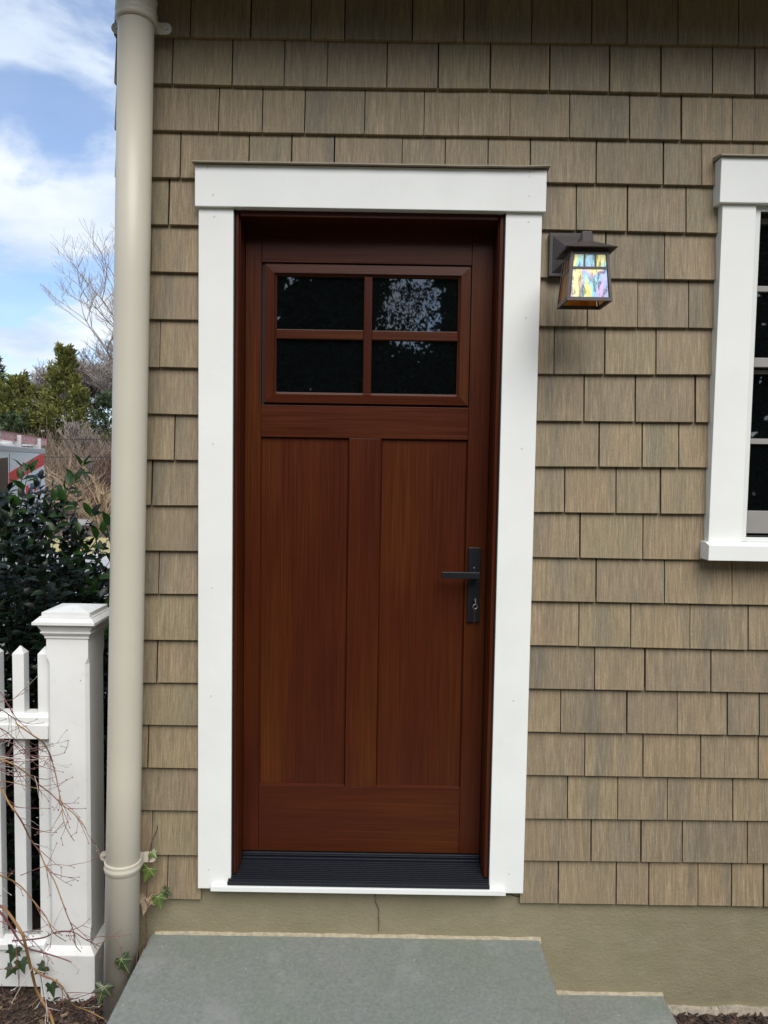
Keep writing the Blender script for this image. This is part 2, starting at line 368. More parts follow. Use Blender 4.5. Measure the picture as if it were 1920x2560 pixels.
chips('dry_litter', 420, -1.75, -.74, -.7, .0, lambda x, y: soilz(x, y)+.006, M_LITTER, .004, .018, 'pale dry leaf and stalk bits scattered on the soil by the fence post', 'dead leaves')
b = MB()
for _ in range(150):
    x = rnd.uniform(-1.6, -.76); y = rnd.uniform(-.7, 0); a = rnd.uniform(0, 6.28); l = rnd.uniform(.03, .13)
    p = Vector((x, y, soilz(x, y)+.012)); d = Vector((math.cos(a), math.sin(a), rnd.uniform(-.1, .25)))
    b.tube([p, p+d*l*.5+Vector((0, 0, rnd.uniform(0, .01))), p+d*l], .0008, 4)
tag(b.build('dry_stalk', M_LITTER, kind='stuff'), 'thin dry stalks lying over the soil in front of the fence', 'twigs')

# ------------------------------------------------------------------ house with shingles
house = thing('house', 'brown cedar shingled house wall on a tan stucco foundation around the front door', 'house', (0, .1, 0))
WX = -.790
# body behind the shingles (leaves door and window openings)
b = MB()
for x0, x1, z0, z1 in [(WX, -.46, 0, 4.2), (-.46, .46, 2.68, 4.2), (.46, 1.16, 0, 4.2), (1.16, 2.1, 0, 1.58), (1.16, 2.1, 2.70, 4.2), (2.1, 4.2, 0, 4.2), (-.46, .46, 0, .41)]:
    b.box(x0, x1, .036, .12, z0, z1)
b.box(WX, 4.2, .35, 8, 0, 4.2); b.box(WX, WX+.1, .12, .35, 0, 4.2)
b.build('sheathing', M_DARK, house)
found = MB().add([], [])
nx, nz = 240, 40
vs_ = []; x0, x1, z0, z1 = WX-.004, 4.2, -.06, .425
for j in range(nz+1):
    for i in range(nx+1):
        x = x0+(x1-x0)*i/nx; z = z0+(z1-z0)*j/nz
        y = .018+.0035*mnoise.noise(Vector((x*5, 0, z*5)))+.0016*mnoise.noise(Vector((x*24, 2, z*24)))
        vs_.append((x, y, z))
found.add(vs_, [(j*(nx+1)+i, j*(nx+1)+i+1, (j+1)*(nx+1)+i+1, (j+1)*(nx+1)+i) for j in range(nz) for i in range(nx)])
found.build('foundation_wall', M_STUCCO, house, smooth=True)
Bx(WX-.004, WX+.2, .0222, 7.9, -.06, .425).build('foundation_side', M_STUCCO, house)
# crack below the threshold and the chipped parting at the right foot
def crack(pts, w_, name='crack'):
    b = MB(); yy = .0125
    for (xa, za), (xb, zb) in zip(pts, pts[1:]):
        d = Vector((xb-xa, 0, zb-za)).normalized(); n_ = Vector((-d.z, 0, d.x))*w_*rnd.uniform(.5, 1.2)
        A = Vector((xa, yy, za)); B_ = Vector((xb, yy, zb)); q = Vector((0, .004, 0))
        b.hexa([A-n_, B_-n_, B_-n_+q, A-n_+q, A+n_, B_+n_, B_+n_+q, A+n_+q])
    b.build(name, M_CRACK, house)
M_CRACK = m_plain('crack_dark', (.075, .06, .035), 1, 0, 0)  # plain dark colour of the thin strips drawn as cracks
crack([(.056, .412), (.060, .39), (.054, .37), (.055, .352), (.062, .338), (.068, .325), (.067, .30), (.069, .28), (.068, .248)], .0007)
crack([(.49, .385), (.515, .383), (.53, .379), (.56, .377), (.595, .372), (.617, .366)], .0009)
crack([(.523, .402), (.528, .386)], .0009)
# rough pale concrete strip where the stucco ends at the bed
b = MB()
for k in range(120):
    x = 1.045+k*.0265; 
    if x > 4.1: break
    h = -.005+.010*mnoise.noise(Vector((x*9, 0, 0)))+.007*x/1.4
    b.hexa([(x, -.004-.004*rnd.random(), -.06), (x+.0275, -.004, -.06), (x+.0275, .03, -.06), (x, .03, -.06), (x, .004, h), (x+.0275, .004, h+.003*rnd.uniform(-1, 1)), (x+.0275, .03, h), (x, .03, h)])
b.build('footing', M_CONC, house)

ROWS = [
( [(-0.688, 3.1603), (-0.362, 3.1594), (0.441, 3.1588), (1.245, 3.1618)] , [] , [-0.5684, -0.3785, -0.1915, -0.0836, 0.1273, 0.2905, 0.5027, 0.6922, 0.8015, 0.9628, 1.1518] ),
( [(-0.689, 3.0149), (-0.361, 3.0109), (0.445, 3.0143), (1.252, 3.0098)] , [] , [-0.6259, -0.4376, -0.2732, -0.1377, 0.0506, 0.2127, 0.3757, 0.5642, 0.7526, 0.9152, 1.0766, 1.2103] ),
( [(-0.693, 2.8728), (-0.361, 2.8688), (0.449, 2.8696), (1.259, 2.8677)] , [] , [-0.4794, -0.342, -0.2069, -0.0179, 0.1712, 0.2801, 0.4412, 0.631, 0.8207, 0.984, 1.1459] ),
( [(-0.697, 2.7255), (-0.547, 2.726), (0.559, 2.7306), (1.054, 2.7286)] , [] , [-0.6014, -0.3838, -0.248, -0.1122, 0.1023, 0.2393, 0.3752, 0.5097, 0.7192, 0.9331, 1.0556, 1.2167] ),
( [(-0.7, 2.5801), (-0.536, 2.579), (0.553, 2.5838), (1.11, 2.5802)] , [-0.6384] , [0.6603, 0.8242, 1.0108] ),
( [(-0.703, 2.4317), (-0.533, 2.4306), (0.546, 2.4328), (1.116, 2.4337)] , [-0.6942] , [0.759, 0.9476] ),
( [(-0.705, 2.2822), (-0.533, 2.2811), (0.547, 2.2799), (1.119, 2.2822)] , [] , [0.7053, 0.8674, 1.0318] ),
( [(-0.708, 2.1296), (-0.531, 2.1286), (0.543, 2.1273), (1.122, 2.1339)] , [-0.6667] , [0.6036, 0.7672, 0.9322] ),
( [(-0.71, 1.9811), (-0.531, 1.9788), (0.542, 1.9767), (1.123, 1.9809)] , [] , [0.7051, 0.8707, 1.0647] ),
( [(-0.711, 1.8327), (-0.532, 1.8317), (0.542, 1.8295), (1.125, 1.835)] , [-0.62] , [0.7591, 0.8993, 1.0175] ),
( [(-0.713, 1.6832), (-0.533, 1.6848), (0.542, 1.6812), (1.128, 1.6841)] , [-0.6953] , [0.6508, 0.8182, 0.9635] ),
( [(-0.716, 1.5339), (-0.535, 1.5355), (0.543, 1.5339), (1.116, 1.5332)] , [] , [0.7064, 0.9112] ),
( [(-0.719, 1.3921), (-0.535, 1.3938), (0.547, 1.3894), (1.328, 1.3875)] , [-0.6721] , [0.7635, 0.988, 1.2099] ),
( [(-0.724, 1.2387), (-0.538, 1.2403), (0.547, 1.2419), (1.335, 1.2373)] , [] , [0.7119, 0.8818, 1.0781, 1.2692] ),
( [(-0.727, 1.0955), (-0.541, 1.0978), (0.55, 1.0967), (1.342, 1.0954)] , [-0.678] , [0.7679, 0.9345, 1.154] ),
( [(-0.73, 0.954), (-0.543, 0.9543), (0.552, 0.9505), (1.349, 0.9512)] , [] , [0.6599, 0.8809, 1.0473, 1.2132] ),
( [(-0.732, 0.8088), (-0.546, 0.8084), (0.555, 0.8039), (1.355, 0.8046)] , [-0.7079] , [0.7455, 0.9386, 1.1317, 1.3235] ),
( [(-0.735, 0.6633), (-0.548, 0.6629), (0.558, 0.6548), (1.362, 0.6597)] , [] , [0.6928, 0.8598, 1.0255, 1.2446] ),
( [(-0.699, 0.5104), (-0.55, 0.5101), (0.561, 0.5103), (1.369, 0.5138)] , [-0.6967] , [0.7764, 0.9427, 1.0816, 1.2993] ),
( [(-0.649, 0.3574), (-0.557, 0.3561), (0.561, 0.3626), (1.376, 0.3641)] , [-0.6446] , [0.6697, 0.8648, 0.9751, 1.1406, 1.253] ),
]
for zt in (3.307,):
    xs = []; x = -.70
    while x < 1.4: x += rnd.choice([.107, .135, .162, .189, .212]); xs.append(x)
    ROWS.insert(0, ([(-.7, zt), (1.3, zt)], [], xs))
DL, DR = -.540, .549        # outer edges of the door casing
shingle_n = 0
def shingle(mb, x0, x1, za, zb, h, gap=.0022, yoff=0.):
    t_ = .0150; r_ = lambda: rnd.uniform(-.0006, .0006); y0 = rnd.uniform(-.0010, .0010)+yoff
    x0 += gap*rnd.uniform(.5, 1.3); x1 -= gap*rnd.uniform(.5, 1.3)
    za += r_(); zb += r_(); c = .0012
    zA, zB = za+h, zb+h
    # slight chamfer at the front lower edge
    prof = lambda z, zt: [(y0+t_, z), (y0+c, z), (y0, z+c), (y0+.0153, zt), (y0+.0153+t_, zt)]
    b_ = len(mb.v); L_ = prof(za, zA); R_ = prof(zb, zB)
    mb.v += [(x0, y, z) for y, z in L_]+[(x1, y, z) for y, z in R_]
    mb.f += [(b_+4, b_+3, b_+2, b_+1, b_), (b_+5, b_+6, b_+7, b_+8, b_+9)]+[(b_+i, b_+(i+1) % 5, b_+5+(i+1) % 5, b_+5+i) for i in range(5)]
XI = 1.62
t_gap = lambda tight: .0006 if tight else rnd.uniform(.0016, .0030)
far = MB()
for ri, (pts, jl, jr) in enumerate(ROWS):
    def zat(x):
        if x <= pts[0][0]: return pts[0][1]
        for a, b_ in zip(pts, pts[1:]):
            if x <= b_[0]: return a[1]+(b_[1]-a[1])*(x-a[0])/(b_[0]-a[0])
        return pts[-1][1]
    z = pts[0][1]; up_z = ROWS[ri-1][0][0][1] if ri else z+.148
    h = up_z-z+.010
    segs = []
    full = z > 2.70
    js = list(jl)+list(jr)
    x = (js[-1] if js[-1] > 1.2 else 1.2)
    while x < 4.1: x += rnd.choice([.107, .135, .162, .189, .212]); js.append(x)
    edges = sorted([WX]+js)
    for a, b_ in zip(edges, edges[1:]):
        parts = [(a, b_)]
        if not full:
            parts2 = []
            for p, q in parts:
                if p < DL: parts2.append((p, min(q, DL+.01)))
                if q > DR: parts2.append((max(p, DR-.01), q))
            parts = parts2
        if 1.53 < z+h and z < 2.80:      # window casing
            parts2 = []
            for p, q in parts:
                if p < 1.125: parts2.append((p, min(q, 1.125)))
                if q > 2.06: parts2.append((max(p, 2.06), q))
            if z < 1.53 or z > 2.70: parts2 = parts
            parts = parts2
        for p, q in parts:
            if q-p < .004: continue
            if p > XI: shingle(far, p, q, zat(p), zat(q), h)
            else:
                mb = MB(); tight = abs(a-.2801) < .001 or abs(b_-.2801) < .001 or abs(b_-1.2167) < .001
                shingle(mb, p, q, zat(p), zat(q), h, t_gap(tight))
                mb.build('shingle', M_SH, house); shingle_n += 1
    # first shingle of the side wall, seen in profile behind the downspout
    mb = MB(); s_ = -.006
    mb.hexa([(WX+s_-.013, .002, z), (WX+s_+.0, .002, z), (WX+s_+.0, .3, z), (WX+s_-.013, .3, z),
             (WX-.014, .012, z+h), (WX-.001, .012, z+h), (WX-.001, .3, z+h), (WX-.014, .3, z+h)])
    mb.build('shingle', M_SH, house); shingle_n += 1
far.build('shingle', M_SH, house, kind='stuff')
print('shingles', shingle_n)
# eave: soffit boards, frieze, fascia, gutter
Bx(WX-.4, 4.2, -.44, .02, 3.385, 3.405).build('soffit', M_SOFFIT, house)
Bx(WX-.4, 4.2, -.46, -.44, 3.38, 3.56).build('fascia', M_WHITE, house)
MB().prism_x([(-.461, 3.54), (-.58, 3.54), (-.58, 3.48), (-.55, 3.45), (-.461, 3.44)], WX-.42, 4.2).build('gutter', M_PIPE, house)
b = MB(); b.hexa([(WX-.45, -.56, 3.565), (4.3, -.56, 3.565), (4.3, 4, 6.2), (WX-.45, 4, 6.2), (WX-.45, -.56, 3.605), (4.3, -.56, 3.605), (4.3, 4, 6.24), (WX-.45, 4, 6.24)])
b.build('roof', m_plain('roof_shingle_grey', (.09, .085, .08), .9, 0, .2, .3, 30), house)

# ------------------------------------------------------------------ door frame
fr = thing('door_frame', 'white painted door casing with deep mahogany jambs around the brown front door', 'door frame', (0, 0, .41))
ZB = .408
Bx(-.537, -.427, -.020, .012, ZB, 2.627).build('side_casing', M_WHITE, fr, bevel=.0015)
Bx(.4335, .5475, -.020, .012, ZB, 2.627).build('side_casing', M_WHITE, fr, bevel=.0015)
Bx(-.5455, .556, -.034, .012, 2.6275, 2.756).build('head_casing', M_WHITE, fr, bevel=.002)
b = MB()                                     # painted drip cap, lifted a little at its right end
n_ = 24; prev = None
for i in range(n_):
    xa = -.552+1.116*i/n_; xb = -.552+1.116*(i+1)/n_
    f = lambda x: .0015*mnoise.noise(Vector((x*9, 1, 1)))+(.004*max(0, (x-.42)/.14)**2) 
    g_ = lambda x: .0012*mnoise.noise(Vector((x*14, 5, 1)))
    b.hexa([(xa, -.052+g_(xa), 2.757+f(xa)), (xb, -.052+g_(xb), 2.757+f(xb)), (xb, .014, 2.760), (xa, .014, 2.760),
            (xa, -.050+g_(xa), 2.7615+f(xa)), (xb, -.050+g_(xb), 2.7615+f(xb)), (xb, .014, 2.775), (xa, .014, 2.775)])
b.build('drip_cap', M_CAPW, fr)
b = Bx(-.4905, .4865, -.040, .03, .4095, .4265); b.build('sill_strip', M_WHITE, fr, bevel=.0015)
Bx(-.427, .4335, -.018, .03, .398, .4095).build('sill_backing', M_WHITE, fr)
# mahogany jambs: front bead, reveal, stop
for s in (-1, 1):
    xo = -.4265 if s < 0 else .433
    xi = -.4105 if s < 0 else .4150
    a, b_ = sorted((xo-.0*s, xi))
    Bx(min(xo-s*-.0, xi), max(xo, xi), .012, .16, .445, 2.64).build('jamb', M_WZ, fr, bevel=.0008)
    q0, q1 = sorted((xo-s*.0025, xi+s*.002))
    Bx(q0, q1, -.006, .0115, .452, 2.625).build('jamb_bead', M_WZ, fr, bevel=.003)
    q0, q1 = sorted((xo+s*.0005, xo-s*.0025)); Bx(q0, q1, -.010, .011, .43, 2.627).build('jamb_gap_strip', M_FLATBLACK, fr)  # black strip drawn for the dark gap beside the casing
Bx(-.4105, .4150, .012, .16, 2.612, 2.64).build('head_jamb', M_WX, fr, bevel=.0008)
Bx(-.4085, .4130, -.006, .0115, 2.607, 2.625).build('head_bead', M_WX, fr, bevel=.003)
# ribbed black threshold: one slat per rib
th = Bx(-.4365, .434, -.033, .10, .4268, .440).build('threshold', M_ALU, fr, bevel=.002)
nr = 11
for k in range(nr):
    y = -.030+k*.0105; z = .4415+.010*k/nr
    Bx(-.434 if k < 5 else -.4095, .4315 if k < 5 else .4145, y, y+.0068, z-.006, z+.0058).build('threshold_rib', M_ALU, th, bevel=.001)
Bx(-.4095, .4145, .0865, .0985, .4405, .463).build('threshold_step', M_ALU, th, bevel=.002)
Bx(-.4095, .4145, .0990, .125, .4405, .4755).build('threshold_saddle', M_ALU, th, bevel=.003)
Bx(-.4090, .4140, .0930, .0985, .4660, .4700).build('threshold_rib', M_ALU, th, bevel=.001)
# filled nail heads in the casing
M_NAIL = m_plain('painted_nail_head', (.60, .61, .60), .5)
for x, z in [(-.505, 2.745), (-.488, 2.662), (.501, 2.748), (.502, 2.735), (.502, 2.675), (-.487, 2.60), (.505, 2.60), (-.489, 1.885), (.503, 1.886), (-.494, 1.061), (.498, 1.061), (-.501, .474), (.499, .475), (.012, 2.752), (-.492, 1.42), (.505, 2.30)]:
    yf = -.0342 if z > 2.63 else -.0202
    MB().tube([(x, yf-.0006, z), (x, yf+.002, z)], .0032, 10).build('nail_head', M_NAIL, fr)

# ------------------------------------------------------------------ door
door = thing('front_door', 'dark mahogany front door with four small panes over two tall panels', 'door', (0, .12, .478))
F, BK = .100, .145
zt_, zb_ = 2.615, .480
Bx(-.4095, -.3560, F, BK, zb_, zt_).build('stile', M_WZ, door, bevel=.0012)
Bx(.3430, .4140, F, BK, zb_, zt_).build('stile', M_WZ, door, bevel=.0012)
Bx(-.3552, .3422, F+.0012, BK, 2.493, zt_).build('rail', M_WX, door, bevel=.001)
Bx(-.3552, .3422, F+.0008, BK, 1.915, 2.022).build('rail', M_WX, door, bevel=.001)
Bx(-.3552, .3422, F+.0008, BK, zb_, .712).build('rail', M_WX, door, bevel=.001)
Bx(-.0570, .0500, F+.0008, BK, .7128, 1.9142).build('mullion', M_WZ, door, bevel=.001)
for xa, xb in ((-.3552, -.0578), (.0508, .3422)):
    Bx(xa, xb, F+.0115, BK-.005, .7128, 1.9142).build('panel', M_WZ, door)
    # small lip mouldings round the recessed panel
    pl = MB()
    for x0_, x1_, dx in ((xa, xa+.004, 1), (xb-.004, xb, -1)):
        xo_, xi_ = (x0_, x1_) if dx > 0 else (x1_, x0_)
        pl.add([(xo_, F+.002, .7128), (xi_, F+.0113, .7168), (xi_, F+.0113, 1.9102), (xo_, F+.002, 1.9142), (xo_, F+.0113, .7128), (xo_, F+.0113, 1.9142)],
               [(0,1,2,3), (0,4,1), (3,2,5), (0,3,5,4), (4,5,2,1)])
    pl.build('panel_moulding', M_WZ, door)
    pm = MB()
    pm.add([(xa, F+.002, .7128), (xb, F+.002, .7128), (xb-.004, F+.0113, .7168), (xa+.004, F+.0113, .7168), (xa, F+.0113, .7128), (xb, F+.0113, .7128)],
           [(0,1,2,3), (0,3,4), (1,5,2), (0,4,5,1), (3,2,5,4)])
    pm.build('panel_moulding', M_WX, door)
# glazing frame: four mitred mouldings, proud of the slab
gx0, gx1, gz0, gz1 = -.3465, .3405, 2.0285, 2.4875
hx0, hx1, hz0, hz1 = -.3060, .3000, 2.0655, 2.4500
O = [(gx0, gz0), (gx1, gz0), (gx1, gz1), (gx0, gz1)]; I = [(hx0, hz0), (hx1, hz0), (hx1, hz1), (hx0, hz1)]
gfr = MB().box(gx0-.006, gx1+.006, F+.012, F+.014, gz0-.006, gz1+.006)
for k in range(4):
    o1, o2, i1, i2 = O[k], O[(k+1) % 4], I[k], I[(k+1) % 4]
    def P(p, y): return (p[0], y, p[1])
    lerp = lambda a, b_, t_: (a[0]+(b_[0]-a[0])*t_, a[1]+(b_[1]-a[1])*t_)
    a1, a2 = lerp(o1, i1, .04), lerp(o2, i2, .04); c1, c2 = lerp(o1, i1, .80), lerp(o2, i2, .80); d1, d2 = lerp(o1, i1, .94), lerp(o2, i2, .94)
    g = MB(); g.add([P(o1, F+.012), P(o2, F+.012), P(a2, F-.004), P(a1, F-.004), P(c2, F-.006), P(c1, F-.006), P(d2, F+.003), P(d1, F+.003), P(i2, F+.004), P(i1, F+.004), P(i2, F+.018), P(i1, F+.018)],
                    [(0,1,2,3), (3,2,4,5), (5,4,6,7), (7,6,8,9), (9,8,10,11), (11,10,1,0), (0,3,5,7,9,11), (1,10,8,6,4,2)])
    g.build('glazing_frame', M_WX if k % 2 == 0 else M_WZ, door)
Bx(-.3552, -.3465, F+.0125, BK, 2.022, 2.493).build('glazing_groove', M_FLATBLACK, door)
Bx(.3405, .3422, F+.0125, BK, 2.022, 2.493).build('glazing_groove', M_FLATBLACK, door)
Bx(-.3465, .3405, F+.0125, F+.03, 2.4875, 2.493).build('glazing_groove', M_FLATBLACK, door)
Bx(-.3465, .3405, F+.0125, F+.03, 2.0222, 2.0285).build('glazing_groove', M_FLATBLACK, door)
Bx(-.0145, .0130, F+.0015, F+.014, hz0, hz1).build('glazing_bar', M_WZ, door, bevel=.002)
Bx(hx0, -.0150, F+.0015, F+.014, 2.2430, 2.2740).build('glazing_bar', M_WX, door, bevel=.002)
Bx(.0135, hx1, F+.0015, F+.014, 2.2430, 2.2740).build('glazing_bar', M_WX, door, bevel=.002)
for xa, xb in ((hx0, -.0148), (.0132, hx1)):
    for za, zb in ((hz0, 2.2428), (2.2742, hz1)):
        Bx(xa, xb, F+.0145, F+.0185, za, zb).build('pane', M_GLASS, door)
Bx(-.36, .35, F+.02, BK+.02, 2.0, 2.52).build('glass_dark_sheet', M_DARK, door)  # dark sheet put in for the unlit interior
# handle set
hp = Bx(.3515, .3935, F-.0115, F, 1.2975, 1.5525).build('handle_plate', M_BLACK, door, bevel=.0016)
MB().tube([(.3725, F-.055, 1.462), (.3725, F-.0115, 1.462)], [.011, .0125], 16).build('handle_neck', M_BLACK, hp, smooth=True)
b = MB().hexa([(.2575, F-.066, 1.4535), (.3850, F-.068, 1.4535), (.3850, F-.052, 1.4535), (.2575, F-.054, 1.4535), (.2575, F-.066, 1.4755), (.3850, F-.068, 1.4755), (.3850, F-.052, 1.4755), (.2575, F-.054, 1.4755)])
b.build('lever', M_BLACK, hp, bevel=.0018)
MB().tube([(.3720, F-.0125, 1.484), (.3720, F-.010, 1.484)], .0024, 12).build('indicator', M_STEEL, hp)
MB().tube([(.3745, F-.016, 1.374), (.3745, F-.0115, 1.374)], .0085, 20).build('lock_cylinder', M_BLACK, hp, smooth=False)
# key in the lock with ring and spare key
key = thing('key_ring', 'small steel key in the lock with a ring and a second brass key hanging', 'keys', (.3745, F-.03, 1.374))
b = Bx(.3738, .3752, F-.040, F-.0165, 1.369, 1.379); b.box(.3736, .3754, F-.052, F-.038, 1.3655, 1.3835); b.build('lock_key', M_STEEL, key)
b = MB(); cpt = Vector((.3738, F-.047, 1.3575))
b.tube([cpt+Vector((math.sin(a)*.0078, math.sin(a)*.002, math.cos(a)*.0078)) for a in [2*math.pi*i/24 for i in range(25)]], .0007, 6, False); b.build('ring', M_STEEL, key, smooth=True)
b = MB().hexa([(.3722, F-.046, 1.3340), (.3742, F-.044, 1.3340), (.3744, F-.040, 1.3340), (.3724, F-.042, 1.3340), (.3728, F-.048, 1.3520), (.3752, F-.046, 1.3520), (.3752, F-.044, 1.3520), (.3728, F-.046, 1.3520)])
b.hexa([(.3708, F-.045, 1.3020), (.3726, F-.044, 1.3020), (.3727, F-.042, 1.3020), (.3709, F-.043, 1.3020), (.3722, F-.046, 1.3340), (.3738, F-.044, 1.3340), (.3738, F-.042, 1.3340), (.3722, F-.044, 1.3340)])
b.build('hanging_key', M_KEY, key)

# ------------------------------------------------------------------ window on the right
win = thing('window', 'white framed double hung window with grey sashes at the right edge of the wall', 'window', (1.6, 0, 1.54))
WR = 2.07
Bx(1.1120, 1.2180, -.028, .02, 1.5925, 2.6620).build('side_casing', M_WHITE, win, bevel=.0015)
Bx(WR-.106, WR, -.028, .02, 1.5925, 2.6620).build('side_casing', M_WHITE, win, bevel=.0015)
Bx(1.0965, WR+.016, -.042, .02, 2.6625, 2.8010).build('head_casing', M_WHITE, win, bevel=.002)
MB().hexa([(1.090, -.054, 2.8015), (WR+.022, -.054, 2.8015), (WR+.022, .014, 2.8035), (1.090, .014, 2.8035), (1.090, -.052, 2.8065), (WR+.022, -.052, 2.8065), (WR+.022, .014, 2.818), (1.090, .014, 2.818)]).build('drip_cap', M_CAPW, win)
MB().prism_x([(-.062, 1.5390), (.02, 1.5390), (.02, 1.5960), (-.030, 1.5960), (-.062, 1.5875)], 1.1000, WR+.02).build('sill', M_WHITE, win, bevel=.0012)
IX0, IX1 = 1.2185, WR-.1065
for a in ((IX0, IX0+.020, 1.597, 2.6615), (IX1-.020, IX1, 1.597, 2.6615)):
    Bx(a[0], a[1], -.016, .03, a[2], a[3]).build('window_frame', M_CREAM, win, bevel=.001)
Bx(IX0+.0202, IX1-.0202, -.016, .03, 2.645, 2.6615).build('window_frame', M_CREAM, win, bevel=.001)
Bx(IX0+.0202, IX1-.0202, -.016, .03, 1.5965, 1.6115).build('window_frame', M_CREAM, win, bevel=.001)
b = MB()
for q in ((IX0+.0203, IX0+.0225, 1.612, 2.6445), (IX1-.0225, IX1-.0203, 1.612, 2.6445)): b.box(q[0], q[1], -.012, .03, q[2], q[3])
b.box(IX0+.0226, IX1-.0226, -.012, .03, 2.6405, 2.6445); b.box(IX0+.0226, IX1-.0226, -.012, .03, 1.612, 1.6145)
b.build('sash_dark_line', M_FLATBLACK, win)  # thin black strips drawn for the dark line round the sashes
SX0, SX1 = IX0+.0225, IX1-.0225
def sash(z0_, z1_, y, bot, top, side, bars):
    s = Bx(SX0, SX0+side, y, y+.03, z0_, z1_).build('sash', M_SASH, win, bevel=.001)
    Bx(SX1-side, SX1, y, y+.03, z0_, z1_).build('sash_stile', M_SASH, s, bevel=.001)
    Bx(SX0+side, SX1-side, y+.0005, y+.03, z0_, z0_+bot).build('sash_rail', M_SASH, s, bevel=.001)
    Bx(SX0+side, SX1-side, y+.0005, y+.03, z1_-top, z1_).build('sash_rail', M_SASH, s, bevel=.001)
    cx = (SX0+SX1)/2
    for zb in bars: Bx(SX0+side, SX1-side, y+.004, y+.016, zb-.009, zb+.009).build('sash_bar', M_SASH, s, bevel=.001)
    Bx(cx-.009, cx+.009, y+.0035, y+.0155, z0_+bot, z1_-top).build('sash_bar', M_SASH, s, bevel=.001)
    Bx(SX0+side, SX1-side, y+.017, y+.020, z0_+bot, z1_-top).build('pane', M_GLASS, s)
sash(2.165, 2.640, .033, .030, .014, .020, [2.417])
sash(1.618, 2.160, .065, .075, .012, .028, [1.925])
Bx(SX0-.002, SX1+.002, .10, .11, 1.6, 2.65).build('window_dark_sheet', M_DARK, win)  # dark sheet standing for the unlit room behind the sashes

# ------------------------------------------------------------------ wall lantern
lan = thing('wall_lantern', 'bronze craftsman wall lantern with iridescent art glass right of the door', 'wall lamp', (.643, 0, 2.5))
px0, px1, pz0, pz1 = .5740, .7110, 2.4330, 2.5680
Bx(px0, px1, -.018, .012, pz0, pz1).build('back_plate', M_BRONZE, lan, bevel=.0015)
ix = .010
b = MB().hexa([(px0+ix, -.0185, pz0+ix), (px1-ix, -.0185, pz0+ix), (px1-ix, -.0182, pz1-ix), (px0+ix, -.0182, pz1-ix), (.634, -.052, 2.492), (.648, -.052, 2.492), (.648, -.052, 2.506), (.634, -.052, 2.506)])
b.build('plate_pyramid', M_BRONZE, lan)
b = MB().hexa([(.633, -.10, 2.484), (.649, -.10, 2.484), (.649, -.02, 2.488), (.633, -.02, 2.488), (.633, -.10, 2.504), (.649, -.10, 2.504), (.649, -.02, 2.508), (.633, -.02, 2.508)])
b.hexa([(.631, -.200, 2.492), (.652, -.200, 2.492), (.650, -.10, 2.484), (.632, -.10, 2.484), (.631, -.200, 2.512), (.652, -.200, 2.512), (.650, -.10, 2.504), (.632, -.10, 2.504)])
b.build('arm', M_BRONZE, lan, bevel=.0012)
YC = -.201
Bx(.628, .656, YC-.014, YC+.014, 2.486, 2.516).build('finial', M_BRONZE, lan, bevel=.0012)
rz = 2.4560
b = MB(); hw = .0745
b.add([(.642-hw, YC-hw, rz), (.642+hw, YC-hw, rz), (.642+hw, YC+hw, rz), (.642-hw, YC+hw, rz), (.628, YC-.014, 2.488), (.656, YC-.014, 2.488), (.656, YC+.014, 2.488), (.628, YC+.014, 2.488),
       (.642-hw+.004, YC-hw+.004, rz-.0015), (.642+hw-.004, YC-hw+.004, rz-.0015), (.642+hw-.004, YC+hw-.004, rz-.0015), (.642-hw+.004, YC+hw-.004, rz-.0015), (.63, YC-.01, 2.484), (.654, YC-.01, 2.484), (.654, YC+.01, 2.484), (.63, YC+.01, 2.484)],
      [(0,1,5,4), (1,2,6,5), (2,3,7,6), (3,0,4,7), (8,12,13,9), (9,13,14,10), (10,14,15,11), (11,15,12,8), (0,8,9,1), (1,9,10,2), (2,10,11,3), (3,11,8,0), (12,15,14,13)])
b.build('lantern_roof', M_BRONZE, lan)
# tapered cage
zT, zL = 2.4555, 2.3060; hT, hB = .0530, .0655
def cage(u, z): # half width at z
    return hB+(hT-hB)*(z-zL)/(zT-zL)
bars = MB()
for sx in (-1, 1):
    for sy in (-1, 1):
        t_ = .0075
        def q(z):
            h_ = cage(0, z); x = .642+sx*h_; y = YC+sy*h_
            return [(x, y, z), (x-sx*t_, y, z), (x-sx*t_, y-sy*t_, z), (x, y-sy*t_, z)]
        MB().hexa(q(zL)+q(zT)).build('corner_post', M_BRONZE, lan)
def face(k, u, z, d):      # point on face k (0 front,1 right,2 back,3 left), u in -1..1, inset d
    h_ = cage(0, z)-d
    return [(.642+u*h_, YC-h_, z), (.642+h_, YC+u*h_, z), (.642-u*h_, YC+h_, z), (.642-h_, YC-u*h_, z)][k]
def slab(k, ua, ub, za, zb, d0, d1):
    return MB().hexa([face(k, ua, za, d0), face(k, ub, za, d0), face(k, ub, za, d1), face(k, ua, za, d1), face(k, ua, zb, d0), face(k, ub, zb, d0), face(k, ub, zb, d1), face(k, ua, zb, d1)])
t = MT('iridescent_glass'); v = t.coords((1,1,1), True)
w1 = t.noise(t.coords((16, 16, 5)), 1, 2, .5, .8); rp = t.noise(t.coords((60, 60, 24)), 1, 4, .65, 1.2)
col = t.ramp(w1, [(.26, (.80, .20, .50)), (.34, (.92, .76, .12)), (.42, (.86, .88, .35)), (.47, (.30, .80, .84)), (.515, (.28, .50, .88)), (.55, (.70, .45, .80)), (.60, (.88, .80, .45)), (.68, (.95, .84, .20)), (.75, (.35, .78, .72))])  # iridescent reflections painted in as bands of base colour
col = t.mix(.12, col, (.70, .80, .66)); col = t.mix(1, col, t.ramp(rp, [(.40, .35), (.47, 1), (.75, 1.15)]), 'MULTIPLY')
t.inp('Base Color', col).inp('Roughness', .22).inp('Specular IOR Level', .5).inp('Coat Weight', .25)
